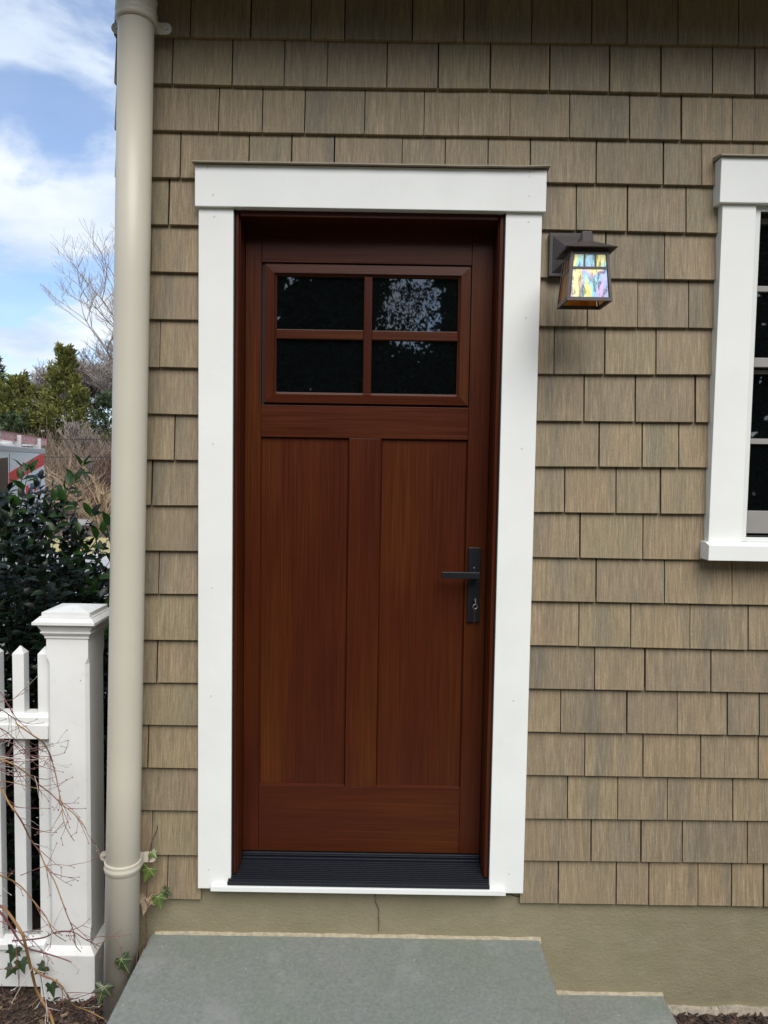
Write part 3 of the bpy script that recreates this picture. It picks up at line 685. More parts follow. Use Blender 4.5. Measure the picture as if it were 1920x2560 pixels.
t.bump(rp, .6, .003); M_IRI = t.m
t = MT('amber_glass'); w1 = t.noise(t.coords((26, 26, 5)), 1, 3, .5)
col = t.ramp(w1, [(.3, (.55, .24, .05)), (.5, (.72, .42, .13)), (.7, (.82, .62, .32))])
t.inp('Base Color', col).inp('Roughness', .25).inp('Coat Weight', .3)
tr = t.n.new('ShaderNodeBsdfTranslucent'); t.l.new(col, tr.inputs[0]); ms = t.n.new('ShaderNodeMixShader'); ms.inputs[0].default_value = .75
t.l.new(t.b.outputs[0], ms.inputs[1]); t.l.new(tr.outputs[0], ms.inputs[2]); t.l.new(ms.outputs[0], t.out.inputs[0]); M_AMB = t.m
zbar = 2.4005
for k in range(4):
    G = M_IRI if k == 0 else M_AMB
    slab(k, -.885, .885, zL, zL+.010, -.0008, .006).build('bottom_bar', M_BRONZE, lan)
    slab(k, -.86, .86, zT-.016, zT, .0005, .006).build('top_bar', M_BRONZE, lan)
    slab(k, -.87, .87, zbar-.0032, zbar+.0032, .0008, .005).build('cross_bar', M_BRONZE, lan)
    for u in (-.29, .29): slab(k, u-.045, u+.045, zbar+.0034, zT-.0162, .001, .005).build('upright_bar', M_BRONZE, lan)
    slab(k, -.87, .87, zL+.0102, zbar-.0034, .0025, .0045).build('glass_pane', G, lan)
    for ua, ub in ((-.87, -.337), (-.243, .243), (.337, .87)): slab(k, ua, ub, zbar+.0034, zT-.0162, .0025, .0045).build('glass_pane', G, lan)
MB().tube([(.642, YC, 2.455), (.642, YC, 2.425)], .014, 12).build('lamp_socket', m_plain('socket_porcelain', (.5, .48, .42), .4), lan)
MB().tube([(.642, YC, 2.425), (.642, YC, 2.41), (.642, YC, 2.385), (.642, YC, 2.365), (.642, YC, 2.357)], [.012, .018, .025, .018, .004], 14).build('bulb', m_plain('frosted_bulb', (.75, .72, .62), .4), lan, smooth=True)

# ------------------------------------------------------------------ downspout
ds = thing('downspout', 'round beige metal downspout strapped to the left corner of the shingled wall', 'downspout', (-.77, -.085, 0))
xt, xb = -.7130, -.7720        # it leans slightly outward towards the foot
def px(z): return xb+(xt-xb)*(z-.16)/(3.08-.16)
RP = .0530; PY = -.083
def ring_tube(zs, rs, name, mat, par, n=48):
    return MB().tube([(px(z), PY, z) for z in zs], rs, n).build(name, mat, par, smooth=True)
ring_tube([-.02, .8, 1.6, 2.4, 3.175], [RP+.0015, RP, RP, RP, RP], 'pipe', M_PIPE, ds)
ring_tube([3.150, 3.155, 3.172, 3.178, 3.184, 3.212, 3.218, 3.224, 3.7], [RP+.004, RP+.0062, RP+.0062, RP+.0092, RP+.0062, RP+.0062, RP+.0085, RP+.005, RP+.005], 'collar', M_PIPE, ds)
for zc in (3.163, .520):
    sg = 1
    bb = ring_tube([zc-.018, zc-.0165, zc-.010, zc-.006, zc-.001, zc+.003, zc+.010, zc+.0165, zc+.018] if zc < 1 else [zc-.012, zc-.0105, zc+.0105, zc+.012],
                   [RP+.0008, RP+.0032, RP+.0032, RP+.0058, RP+.0058, RP+.0032, RP+.0032, RP+.0052, RP+.0008] if zc < 1 else [RP+.004, RP+.0075, RP+.0075, RP+.004], 'strap', M_PIPE, ds)
    for s in (-1, 1):
        x = px(zc)+s*(RP+.003); e = .0175
        ear = MB(); pts = [(x-s*.012, -e), (x+s*.020, -e)]+[(x+s*(.020+e*math.sin(R(a))), -e*math.cos(R(a))) for a in (22, 45, 68, 90, 112, 135, 158)]+[(x+s*.020, e), (x-s*.012, e)]
        n_ = len(pts); ys = (-.0335, -.0305)
        ear.v = [(p, ys[0], zc+q_) for p, q_ in pts]+[(p, ys[1], zc+q_) for p, q_ in pts]
        ear.f = [tuple(range(n_)), tuple(range(n_, 2*n_))[::-1]]+[(i, (i+1) % n_, n_+(i+1) % n_, n_+i) for i in range(n_)]
        eo = ear.build('strap_ear', M_PIPE, bb)
        ear2 = MB().box(*sorted((x-s*.014, x-s*.002)), -.06, -.0307, zc-e, zc+e).build('strap_wing', M_PIPE, bb)
        MB().tube([(x+s*.0205, -.0385, zc), (x+s*.0205, -.0335, zc)], [.0035, .0048], 8).build('screw', M_STEEL, bb)
# small seam on the collar
MB().tube([(px(3.2)-.018, PY-RP-.0045, 3.19), (px(3.3)-.018, PY-RP-.0045, 3.4)], .0012, 6).build('seam', M_PIPE, ds)

# ------------------------------------------------------------------ bluestone landing and lower step
def stone(name, label, x0, x1, y0, y1, ztop, th_, mortar):
    o = thing(name, label, 'step', ((x0+x1)/2, (y0+y1)/2, ztop-th_))
    b = MB(); pts = []
    def edge(xa, ya, xb_, yb_, n):
        for i in range(n):
            t_ = i/n; x = xa+(xb_-xa)*t_; y = ya+(yb_-ya)*t_
            j = .0018*mnoise.noise(Vector((x*11, y*11, ztop*9)))+.0010*mnoise.noise(Vector((x*40, y*40, 1)))
            nx_ = (yb_-ya); ny_ = -(xb_-xa); l = math.hypot(nx_, ny_); pts.append((x+nx_/l*j, y+ny_/l*j))
    edge(x0, y0, x1, y0, 60); edge(x1, y0, x1, y1, 60); edge(x1, y1, x0, y1, 40); edge(x0, y1, x0, y0, 60)
    n = len(pts); rings = [(.004, ztop-th_), (0, ztop-th_+.004), (0, ztop-.004), (.0035, ztop)]
    cxx, cyy = (x0+x1)/2, (y0+y1)/2
    for ins, z in rings:
        for x, y in pts: b.v.append((x-ins*(1 if x > cxx else -1)*(abs(x-cxx) > (x1-x0)/2-.01), y-ins*(1 if y > cyy else -1)*(abs(y-cyy) > (y1-y0)/2-.01), z))
    for r_ in range(3):
        for i in range(n): j = (i+1) % n; b.f.append((r_*n+i, r_*n+j, (r_+1)*n+j, (r_+1)*n+i))
    b.f.append(tuple(3*n+i for i in range(n))); b.f.append(tuple(range(n))[::-1])
    b.build('stone_slab', M_BLUE, o)
    Bx(x0+.025, x1-.025, y0+.03, y1, -.05, ztop-th_-.001).build('step_base', M_CONC, o)
    mb = MB(); k = 0; x = mortar[0]
    while x < mortar[1]:
        w_ = .012; h0 = ztop+.003+.004*mnoise.noise(Vector((x*14, 0, 7))); h1 = ztop+.003+.004*mnoise.noise(Vector(((x+w_)*14, 0, 7)))
        f0 = .003+.003*mnoise.noise(Vector((x*22, 3, 7))); f1 = .003+.003*mnoise.noise(Vector(((x+w_)*22, 3, 7)))
        mb.hexa([(x, f0, ztop-.01), (x+w_, f1, ztop-.01), (x+w_, .025, ztop-.01), (x, .025, ztop-.01), (x, f0+.004, h0), (x+w_, f1+.004, h1), (x+w_, .025, h1+.004), (x, .025, h0+.004)])
        x += w_
    mb.build('mortar_joint', M_MORTAR, o)
    return o
stone('stone_landing', 'large grey bluestone landing slab directly below the front door', -.7025, .6135, -1.25, .012, .230, .052, (-.69, .61))
stone('stone_step', 'lower bluestone step peeking out right of the landing slab', -.60, 1.0400, -1.85, .012, .040, .05, (.62, 1.03))

# ------------------------------------------------------------------ white picket fence with post
fe = thing('picket_fence', 'white painted picket fence ending in a capped square post beside the downspout', 'fence', (-1.2, .05, 0))
PX0, PX1, PY0, PY1 = -1.0420, -.9040, .0, .145
def sq(b, ins, z0_, z1_, ins2=None):
    i2 = ins if ins2 is None else ins2
    return b.hexa([(PX0-ins, PY0-ins, z0_), (PX1+ins, PY0-ins, z0_), (PX1+ins, PY1+ins, z0_), (PX0-ins, PY1+ins, z0_), (PX0-i2, PY0-i2, z1_), (PX1+i2, PY0-i2, z1_), (PX1+i2, PY1+i2, z1_), (PX0-i2, PY1+i2, z1_)])
# post shaft with chamfered corners that stop below the cap
b = MB(); ch = .011
def oct_(z, c): return [(PX0+c, PY0, z), (PX1-c, PY0, z), (PX1, PY0+c, z), (PX1, PY1-c, z), (PX1-c, PY1, z), (PX0+c, PY1, z), (PX0, PY1-c, z), (PX0, PY0+c, z)]
zs = [(.185, .0006), (.235, .0006), (.262, ch), (1.155, ch), (1.178, .0006), (1.252, .0006)]
for z, c in zs: b.v += oct_(z, c)
for i in range(len(zs)-1):
    for j in range(8): b.f.append((i*8+j, i*8+(j+1) % 8, (i+1)*8+(j+1) % 8, (i+1)*8+j))
b.f.append(tuple(range(8))[::-1]); b.f.append(tuple((len(zs)-1)*8+j for j in range(8)))
post = b.build('post', M_FENCE, fe)
b = MB(); sq(b, .022, .0, .168); sq(b, .022, .1682, .190, .002); b.build('post_base', M_FENCE, post, bevel=.001)
b = MB(); sq(b, .004, 1.240, 1.250); sq(b, .007, 1.2503, 1.2580, .012); sq(b, .014, 1.2583, 1.2635); sq(b, .010, 1.2638, 1.2820, .020); sq(b, .021, 1.2823, 1.2885); b.build('cap_moulding', M_FENCE, post, bevel=.0008)
b = MB(); sq(b, .033, 1.2890, 1.2985); sq(b, .031, 1.2988, 1.3100, .019); sq(b, .017, 1.3103, 1.3135); sq(b, .010, 1.3138, 1.3270); sq(b, .010, 1.3273, 1.3400, -.055); b.build('cap', M_FENCE, post, bevel=.0008)
# rails and pickets
b = MB().prism_x([(.012, .905), (.088, .905), (.088, .965), (.075, .978), (.024, .978), (.012, .968)], -2.6, PX0-.0005); b.build('rail', M_FENCE, fe, bevel=.0015)
Bx(-2.6, PX0-.0005, .004, .0115, .898, .945).build('rail_trim', M_FENCE, fe, bevel=.001)
b = MB().prism_x([(.008, .165), (.095, .165), (.095, .184), (.050, .196), (.008, .184)], -2.6, PX0-.0225); b.build('rail', M_FENCE, fe, bevel=.0015)
Bx(-2.6, PX0-.0225, .018, .085, .03, .1645).build('baseboard', M_FENCE, fe, bevel=.0015)
b = MB(); pw = .0385
def pk(z, i=0): return [(i, i, z), (pw-i, i, z), (pw-i, pw-i, z), (i, pw-i, z)]
b.add(pk(.175)+pk(1.178)+[(pw/2, pw/2, 1.203)], [(0,3,2,1), (0,1,5,4), (1,2,6,5), (2,3,7,6), (3,0,4,7), (4,5,8), (5,6,8), (6,7,8), (7,4,8)])
x = -1.0850; first = None
for k in range(14):
    if first is None:
        first = b.build('picket', M_FENCE, fe, bevel=.0012); o = first
        base = Vector(first.location)
    else:
        o = first.copy(); C.objects.link(o); o.parent = fe
    o.location = base+Vector((x, .030, 0)); x -= .0845

# ------------------------------------------------------------------ camellia behind the fence
def leaf_mesh(l, w_, fold=.18, curl=.15, tip=1.):
    # 8-vertex folded leaf pointing +X, upper side +Z
    v_ = [(0, 0, 0), (.32*l, .5*w_, fold*w_), (.32*l, -.5*w_, fold*w_), (.38*l, 0, 0), (.70*l, .40*w_, fold*w_*.8-curl*l*.3), (.70*l, -.40*w_, fold*w_*.8-curl*l*.3), (.72*l, 0, -curl*l*.25), (l, 0, -curl*l)]
    f_ = [(0,3,1), (0,2,3), (3,6,4,1), (3,2,5,6), (6,7,4), (6,5,7)]
    return v_, f_
def frame(d, up_):
    d = d.normalized(); s_ = up_.cross(d)
    if s_.length < 1e-3: s_ = d.orthogonal()
    s_.normalize(); u_ = d.cross(s_); return Matrix((d, s_, u_)).transposed()
shrub = thing('camellia_shrub', 'dense glossy dark green camellia shrub rising behind the white fence', 'shrub', (-1.75, .95, 0))
def env(p):   # height left below the shrub's uneven outline
    x, y, z = p; x2 = x+.22*(y-.5)
    pts = [(-9, 1.62), (-1.40, 1.62), (-1.31, 1.55), (-1.25, 1.42), (-1.18, 1.35), (-1.10, 1.25), (-1.05, 1.08), (-1.00, .80), (-.85, .70)]
    topz = .7
    for (xa, za), (xb, zb) in zip(pts, pts[1:]):
        if xa <= x2 < xb: topz = za+(zb-za)*(x2-xa)/(xb-xa)
    return topz+.07*mnoise.noise(Vector((x*5, y*3, 3)))-z
stems = MB(); placed = []
def add_leaf(p, d, size, near):
    placed.append((Vector(p), Vector(d).normalized(), size, near))
def twig(p0, d0, n, step, leafsize):
    p = Vector(p0); d = Vector(d0).normalized(); pts = [p.copy()]
    for i in range(n):
        d = (d+Vector((rnd.uniform(-.22, .22), rnd.uniform(-.22, .22), rnd.uniform(-.10, .2)))).normalized(); p = p+d*step; pts.append(p.copy())
        side = d.cross(Vector((0, 0, 1))); side = side.normalized() if side.length > .1 else Vector((1, 0, 0))
        s_ = 1 if i % 2 else -1
        ld = d*.55+side*s_*.8+Vector((0, 0, rnd.uniform(-.45, .3)))
        add_leaf(p, ld, leafsize*rnd.uniform(.7, 1.12), False)
    add_leaf(p, d, leafsize*rnd.uniform(.8, 1.1), False)
    stems.tube(pts, [.0022-.0014*i/len(pts) for i in range(len(pts))], 4, False)
cnt = 0
while cnt < 4300:
    x = rnd.uniform(-2.75, -.86); y = rnd.uniform(.24, 1.35); z = rnd.uniform(.02, 1.85)
    if x > -1.0 and z > 1.22: continue
    e_ = env((x, y, z))
    if e_ < .02: continue
    shell = e_ < .30 or y < .55 or x > -1.25
    if not shell and rnd.random() < .35: continue
    c_ = Vector((-1.75, 1.0, .9)); d = Vector((x, y, z))-c_; d = d.normalized()+Vector((0, -.15, .55))
    twig((x, y, z), d, rnd.randint(3, 5), .026, .053)
    cnt += 1
for _ in range(1100):     # dense low right flank
    x = rnd.uniform(-1.55, -.98); y = rnd.uniform(.35, 1.15); z = rnd.uniform(.35, 1.30)
    if env((x, y, z)) < .04: continue
    twig((x, y, z), (rnd.uniform(-.2, .8), rnd.uniform(-.6, .4), rnd.uniform(.1, .9)), rnd.randint(3, 5), .024, .052)
# named shoots that stick out to the right and above
for p0, p1, n in [((-1.33, .60, 1.45), (-1.155, .62, 1.80), 9), ((-1.36, .62, 1.50), (-1.20, .64, 1.74), 7), ((-1.30, .60, 1.30), (-1.115, .60, 1.60), 9),
                  ((-1.26, .62, 1.32), (-1.045, .60, 1.56), 9), ((-1.50, .62, 1.45), (-1.36, .60, 1.77), 9),
                  ((-1.24, .55, 1.12), (-1.04, .55, 1.36), 8), ((-1.22, .50, 1.02), (-1.03, .50, 1.25), 8), ((-1.50, .60, 1.50), (-1.385, .62, 1.78), 7),
                  ((-1.20, .52, 1.16), (-1.02, .52, 1.43), 8), ((-1.22, .50, .95), (-1.02, .48, 1.14), 7), ((-1.42, .60, 1.40), (-1.26, .62, 1.66), 8)]:
    a = Vector(p0); b_ = Vector(p1); pts = []; nn = n+2
    for i in range(nn+1):
        t_ = i/nn; p = a.lerp(b_, t_)+Vector((.012*math.sin(5*t_+a.x*9), .01*math.cos(4*t_), -.02*math.sin(3.1*t_))); pts.append(p)
        if i > 1:
            d = (b_-a).normalized(); side = d.cross(Vector((0, 1, 0))).normalized(); s_ = 1 if i % 2 else -1
            add_leaf(p, d*.5+side*s_*.75+Vector((0, rnd.uniform(-.5, .3), .1)), .062*rnd.uniform(.8, 1.15), True)
            if rnd.random() < .5: add_leaf(p, d*.7-side*s_*.5+Vector((0, rnd.uniform(-.6, .2), 0)), .055, True)
    add_leaf(b_, b_-a, .066, True)
    stems.tube(pts, [.0035-.0024*i/len(pts) for i in range(len(pts))], 5, False)
for k in range(16):   # main stems
    x = rnd.uniform(-2.3, -1.2); y = rnd.uniform(.5, 1.3); pts = [Vector((x, y, -.02))]
    for i in range(7): pts.append(pts[-1]+Vector((rnd.uniform(-.07, .07), rnd.uniform(-.07, .07), .22)))
    stems.tube(pts, [.014-.0016*i for i in range(8)], 6, False)
stems.build('stem', M_STEM, shrub)
# visible leaves nearest the camera become leaf parts, the rest one mass
campos = Vector((.0621, -2.502, 1.8286))
def inview(p):
    q = p-campos; zc = q.dot(fwd); return -.505 < q.dot(r2)/zc < -.30 and p.z > .2
vis = [l for l in placed if inview(l[0])]
vis.sort(key=lambda l: (not l[3], (l[0]-campos).length/l[2]))
ids = set(id(l[0]) for l in vis[:285])
lv, lf = leaf_mesh(1, .52)
lme = []
for mt in (M_CAM, M_CAMY):
    me = bpy.data.meshes.new('leaf'); me.from_pydata(lv, [], lf); me.materials.append(mt)
    for p in me.polygons: p.use_smooth = True
    lme.append(me)
mass = MB(); sl = wloc(shrub)
for l in placed:
    upv = Vector((rnd.uniform(-.5, .5), rnd.uniform(-.9, .2), 1)); M3 = frame(l[1], upv)
    if id(l[0]) in ids:
        o = bpy.data.objects.new('leaf', lme[1 if (l[3] and rnd.random() < .7) or (l[0].z > 1.55 and rnd.random() < .35) else 0]); C.objects.link(o); o.parent = shrub
        mm = (M3*l[2]).to_4x4(); mm.translation = l[0]-sl; o.matrix_local = mm
    else:
        mass.add([l[0]+M3 @ (Vector(v_)*l[2]) for v_ in lv], lf)
mass.build('leaf', M_CAM, shrub, smooth=True, kind='stuff')
print('leaves', len(placed))

# ------------------------------------------------------------------ bare twiggy shrub in front of the fence
bs = thing('bare_shrub', 'leafless shrub with arching yellow and red twigs in front of the white fence', 'shrub', (-.92, -.4, 0))
ST = {
'A':[(-1.16,-.24,.47),(-1.076, -0.259, 0.48), (-1.033, -0.296, 0.482), (-0.99, -0.337, 0.474), (-0.965, -0.349, 0.446), (-0.965, -0.325, 0.381), (-0.972, -0.281, 0.289), (-0.972, -0.252, 0.213), (-0.945, -0.259, 0.172), (-0.908, -0.297, 0.162), (-0.879, -0.337, 0.12),(-.865,-.38,.0)],
'B':[(-1.15,-.24,.86),(-1.079, -0.241, 0.835), (-1.036, -0.28, 0.812), (-1.009, -0.288, 0.783), (-1.003, -0.26, 0.737), (-0.999, -0.217, 0.665), (-0.987, -0.191, 0.618), (-0.965, -0.202, 0.582), (-0.919, -0.242, 0.553), (-0.883, -0.28, 0.521), (-0.864, -0.288, 0.48), (-0.854, -0.259, 0.403), (-0.866, -0.216, 0.333), (-0.86, -0.191, 0.295)],
'C':[(-1.15,-.24,.94),(-1.077, -0.243, 0.927), (-1.035, -0.247, 0.913), (-1.01, -0.215, 0.872), (-0.993, -0.172, 0.82), (-0.965, -0.15, 0.781), (-0.929, -0.166, 0.758), (-0.87, -0.207, 0.744), (-0.828, -0.243, 0.728), (-0.81, -0.247, 0.696), (-0.798, -0.215, 0.646), (-0.802, -0.172, 0.607)],
'D':[(-1.04,-.22,1.03),(-0.983, -0.225, 0.993), (-0.97, -0.191, 0.96), (-0.969, -0.148, 0.905), (-0.96, -0.13, 0.837), (-0.944, -0.149, 0.802), (-0.916, -0.192, 0.77), (-0.898, -0.226, 0.747), (-0.888, -0.225, 0.709), (-0.878, -0.19, 0.65)],
'E':[(-1.14,-.25,.61),(-1.071, -0.266, 0.58), (-1.055, -0.225, 0.541), (-1.033, -0.21, 0.512), (-0.994, -0.234, 0.492), (-0.938, -0.277, 0.472), (-0.912, -0.307, 0.47), (-0.895, -0.302, 0.425), (-0.875, -0.265, 0.377)],
'F':[(-1.09,-.26,.48),(-1.051, -0.261, 0.431), (-1.028, -0.251, 0.374), (-0.987, -0.278, 0.363), (-0.915, -0.321, 0.376), (-0.86, -0.349, 0.382), (-0.829, -0.339, 0.362)],
'G':[(-1.05,-.24,.36),(-1.008, -0.232, 0.358), (-0.941, -0.263, 0.387), (-0.885, -0.306, 0.432), (-0.828, -0.33, 0.448), (-0.794, -0.316, 0.415), (-0.761, -0.275, 0.366)],
'H':[(-.972,-.28,.289),(-0.953, -0.317, 0.327), (-0.906, -0.36, 0.336), (-0.855, -0.38, 0.331), (-0.836, -0.362, 0.286), (-0.834, -0.32, 0.218), (-0.807, -0.285, 0.176), (-0.755, -0.285, 0.149)],
'I':[(-1.15,-.2,1.16),(-1.099, -0.194, 1.118), (-1.067, -0.21, 1.082), (-1.049, -0.188, 1.029), (-1.041, -0.145, 0.989), (-1.035, -0.113, 0.952)],
'J':[(-1.12,-.27,1.07),(-1.063, -0.269, 1.032), (-1.051, -0.244, 1.007), (-1.04, -0.2, 0.958), (-1.021, -0.172, 0.913), (-1.001, -0.18, 0.904)],
'K':[(-1.14,-.24,1.05),(-1.087, -0.219, 1.093), (-1.071, -0.176, 1.088), (-1.053, -0.151, 1.106), (-1.027, -0.163, 1.127)],
'L':[(-1.16,-.2,1.09),(-1.111, -0.172, 1.057), (-1.076, -0.15, 1.02), (-1.022, -0.166, 1.009), (-0.958, -0.208, 1.029)],
'M':[(-1.16,-.18,.81),(-1.115, -0.17, 0.826), (-1.068, -0.19, 0.833), (-1.002, -0.233, 0.841), (-0.95, -0.266, 0.844), (-0.943, -0.264, 0.819)],
'N':[(-1.15,-.2,.88),(-1.082, -0.234, 0.891), (-1.017, -0.278, 0.889), (-0.955, -0.308, 0.906), (-0.918, -0.302, 0.892), (-0.899, -0.264, 0.885)]}
def spline(pts, k=4):
    P_ = [Vector(p) for p in pts]; out_ = []
    for i in range(len(P_)-1):
        p0 = P_[max(i-1, 0)]; p1 = P_[i]; p2 = P_[i+1]; p3 = P_[min(i+2, len(P_)-1)]
        for j in range(k):
            t_ = j/k; out_.append(.5*((2*p1)+(p2-p0)*t_+(2*p0-5*p1+4*p2-p3)*t_*t_+(3*p1-p0-3*p2+p3)*t_**3))
    out_.append(P_[-1]); return out_
twy, twr, tww = MB(), MB(), MB()
def side_twig(tgt, p, d, l, r0, depth):
    pts = [Vector(p)]; d = d.normalized(); n_ = max(3, int(l/.016)); kids = []
    for i in range(n_):
        d = (d+Vector((rnd.uniform(-.16, .16), rnd.uniform(-.16, .16), rnd.uniform(-.14, .17)))).normalized(); pts.append(pts[-1]+d*l/n_)
        if depth > 0 and i > 0 and rnd.random() < .22: kids.append((pts[-1].copy(), (d+Vector((rnd.uniform(-.8, .8), rnd.uniform(-.5, .5), rnd.uniform(-.8, .9)))), l*rnd.uniform(.3, .6)))
    tgt.tube(pts, [max(.0006, r0*(1-.6*i/n_)) for i in range(n_+1)], 5, False)
    q = pts[-1]; tgt.tube([q-d*.001, q+d*.0018, q+d*.005], [.0008, .0016, .0005], 5, True)   # bud
    for k_ in kids: side_twig(tgt, k_[0], k_[1], k_[2], r0*.7, depth-1)
rad = {'A': .0043, 'B': .0028, 'C': .0025, 'D': .0023, 'E': .0027, 'F': .0036, 'G': .0026, 'H': .0034}
for k_, pl in ST.items():
    r0 = rad.get(k_, .0016); sp_ = spline(pl); n_ = len(sp_); tgt = twy if k_ in 'ABCDEHM' else twr
    if k_ == 'A': tgt.tube(sp_, [r0*(.75+.45*min(1, abs(i/n_-.35)*0+.5)) for i in range(n_)], 8, False)
    else: tgt.tube(sp_, [r0*(1-.62*i/n_) for i in range(n_)], 7, False)
    for i in range(2, n_-1):
        if rnd.random() < (.30 if k_ in 'ABCDEFGH' else .22):
            d = (sp_[i+1]-sp_[i]).normalized(); side = Vector((rnd.uniform(-1, 1), rnd.uniform(-.5, .5), rnd.uniform(-1, 1)))
            l = rnd.uniform(.03, .12)
            tg = twr if rnd.random() < .78 else tww
            side_twig(tg, sp_[i], d*.9+side*.75, l, min(.0013, r0*.6), 2)
for k_ in range(20):
    p = Vector((rnd.uniform(-1.25, -1.06), rnd.uniform(-.32, -.12), rnd.choice([rnd.uniform(.86, 1.0), rnd.uniform(.38, .62), rnd.uniform(.85, .98)])))
    side_twig(twr if rnd.random() < .7 else tww, p, Vector((1, rnd.uniform(-.4, .4), rnd.uniform(-.5, .3))), rnd.uniform(.08, .20), .0014, 2)
# root canes rising out of the soil left of the frame so that every arching cane is carried
for x, y, tx, tz in [(-1.30, -.42, -1.15, .86), (-1.34, -.38, -1.15, .94), (-1.28, -.44, -1.14, .61), (-1.36, -.36, -1.15, 1.16), (-1.26, -.40, -1.16, .47)]:
    twy.tube(spline([(x, y, -.01), (x-.03, y+.03, tz*.5), (x+.0, -.30, tz*.92), (tx, -.24, tz)]), [.0050-.0001*i for i in range(13)], 7, False)
# tie loose canes to their neighbours
twy.build('cane', M_TWIG, bs, smooth=True); twr.build('twig', M_TWIGR, bs, smooth=True, kind='stuff'); tww.build('dead_twig', M_TWIGW, bs, smooth=True, kind='stuff')

# ------------------------------------------------------------------ ivy
def ivy_leaf(par, p, size, rot, tilt, mat, yaw=0., veins=True, off=-.0):
    # five-lobed leaf outline in local XZ facing -Y
    o5 = [(0, -.08), (-.22, .10), (-.50, .02), (-.36, -.22), (-.52, -.46), (-.24, -.42), (0, -.98), (.24, -.42), (.52, -.46), (.36, -.22), (.50, .02), (.22, .10)]
    b_ = MB(); M3 = Matrix.Rotation(yaw, 3, 'Z') @ Matrix.Rotation(tilt, 3, 'X') @ Matrix.Rotation(rot, 3, 'Y')
    c_ = (0, -.28)
    vv = [Vector((c_[0], -.04, c_[1]))]+[Vector((x, .07*abs(x)*2+.05*(z*z), z)) for x, z in o5]
    W_ = [Vector(p)+M3 @ (v_*size) for v_ in vv]
    b_.add(W_, [(0, 1+i, 1+(i+1) % 12) for i in range(12)])
    lf_ = b_.build('leaf', mat, par, smooth=False)
    if veins:
        vb = MB()
        for i in (2, 4, 6, 8, 10):
            a = Vector((0, -.046, -.08)); e_ = vv[1+i]*.9+Vector((0, -.012, 0)); mid = Vector((a.x*.4+e_.x*.6, -.035, a.z*.4+e_.z*.6))
            vb.tube([Vector(p)+M3 @ (q_*size) for q_ in (a, e_)], [.018*size, .006*size], 4, False)
        vb.build('leaf_vein', M_VEIN, lf_)
    return lf_
iv = thing('ivy_vine', 'small ivy vine with veined green leaves climbing between downspout and shingles', 'ivy', (-.69, -.02, .2))
vn = MB()
for pl, r0 in [([(-.712, -.10, .03), (-.708, -.085, .12), (-.697, -.055, .25), (-.703, -.045, .34), (-.700, -.040, .42), (-.696, -.035, .50), (-.690, -.030, .56), (-.672, -.028, .605), (-.668, -.03, .625)], .0019),
               ([(-.716, -.11, .05), (-.698, -.08, .2), (-.700, -.055, .30), (-.694, -.05, .36), (-.705, -.05, .385)], .0014), ([(-.70, -.06, .33), (-.688, -.045, .38), (-.66, -.035, .395)], .001),
               ([(-.72, -.12, .02), (-.735, -.14, .10), (-.725, -.15, .17), (-.74, -.16, .22), (-.765, -.16, .235)], .0012), ([(-.703, -.045, .36), (-.69, -.04, .40), (-.672, -.035, .40)], .001),
               ([(-.735, -.16, .02), (-.72, -.15, .12), (-.708, -.14, .2), (-.705, -.11, .28)], .0016), ([(-.70, -.11, .03), (-.705, -.10, .15), (-.712, -.08, .24)], .0022),
               ([(-.696, -.035, .52), (-.685, -.03, .49), (-.68, -.03, .47)], .0009)]:
    vn.tube(spline(pl), r0, 6, False)
vn.build('stem', M_VINE, iv, smooth=True)
ivy_leaf(iv, (-.692, -.035, .487), .058, .35, -.15, M_IVY)
ivy_leaf(iv, (-.667, -.035, .392), .056, -.25, -.2, M_IVY, .2)
ivy_leaf(iv, (-.652, -.030, .405), .038, -1.1, -.1, M_IVYD)
ivy_leaf(iv, (-.688, -.035, .538), .030, -.9, -.5, M_IVY, 0, False)
ivy_leaf(iv, (-.700, -.04, .392), .062, .2, -.35, M_DEAD, .3, False)
ivy_leaf(iv, (-.745, -.165, .262), .060, -.7, -.3, M_IVYD, -.2)
ivy_leaf(iv, (-.800, -.16, .168), .062, .3, -.5, M_IVYD, .3)
iv2 = thing('ivy_vine', 'dark ivy sprig growing against the fence baseboard left of the post', 'ivy', (-1.10, -.06, .02))
vn = MB()
vn.tube(spline([(-1.13, -.05, .0), (-1.125, -.045, .09), (-1.13, -.04, .17), (-1.14, -.045, .205)]), .0014, 5, False)
vn.tube(spline([(-1.03, -.06, .0), (-1.045, -.05, .08), (-1.05, -.05, .13), (-1.02, -.07, .14)]), .0012, 5, False)
vn.build('stem', M_VINE, iv2, smooth=True)
for p, s_, ro in [((-1.135, -.05, .215), .055, .2), ((-1.115, -.055, .175), .05, -.4), ((-1.03, -.06, .16), .045, .9), ((-1.005, -.08, .115), .052, -.5), ((-1.14, -.05, .15), .045, .6)]:
    ivy_leaf(iv2, p, s_, ro, -.3, M_IVYD, rnd.uniform(-.4, .4), False)

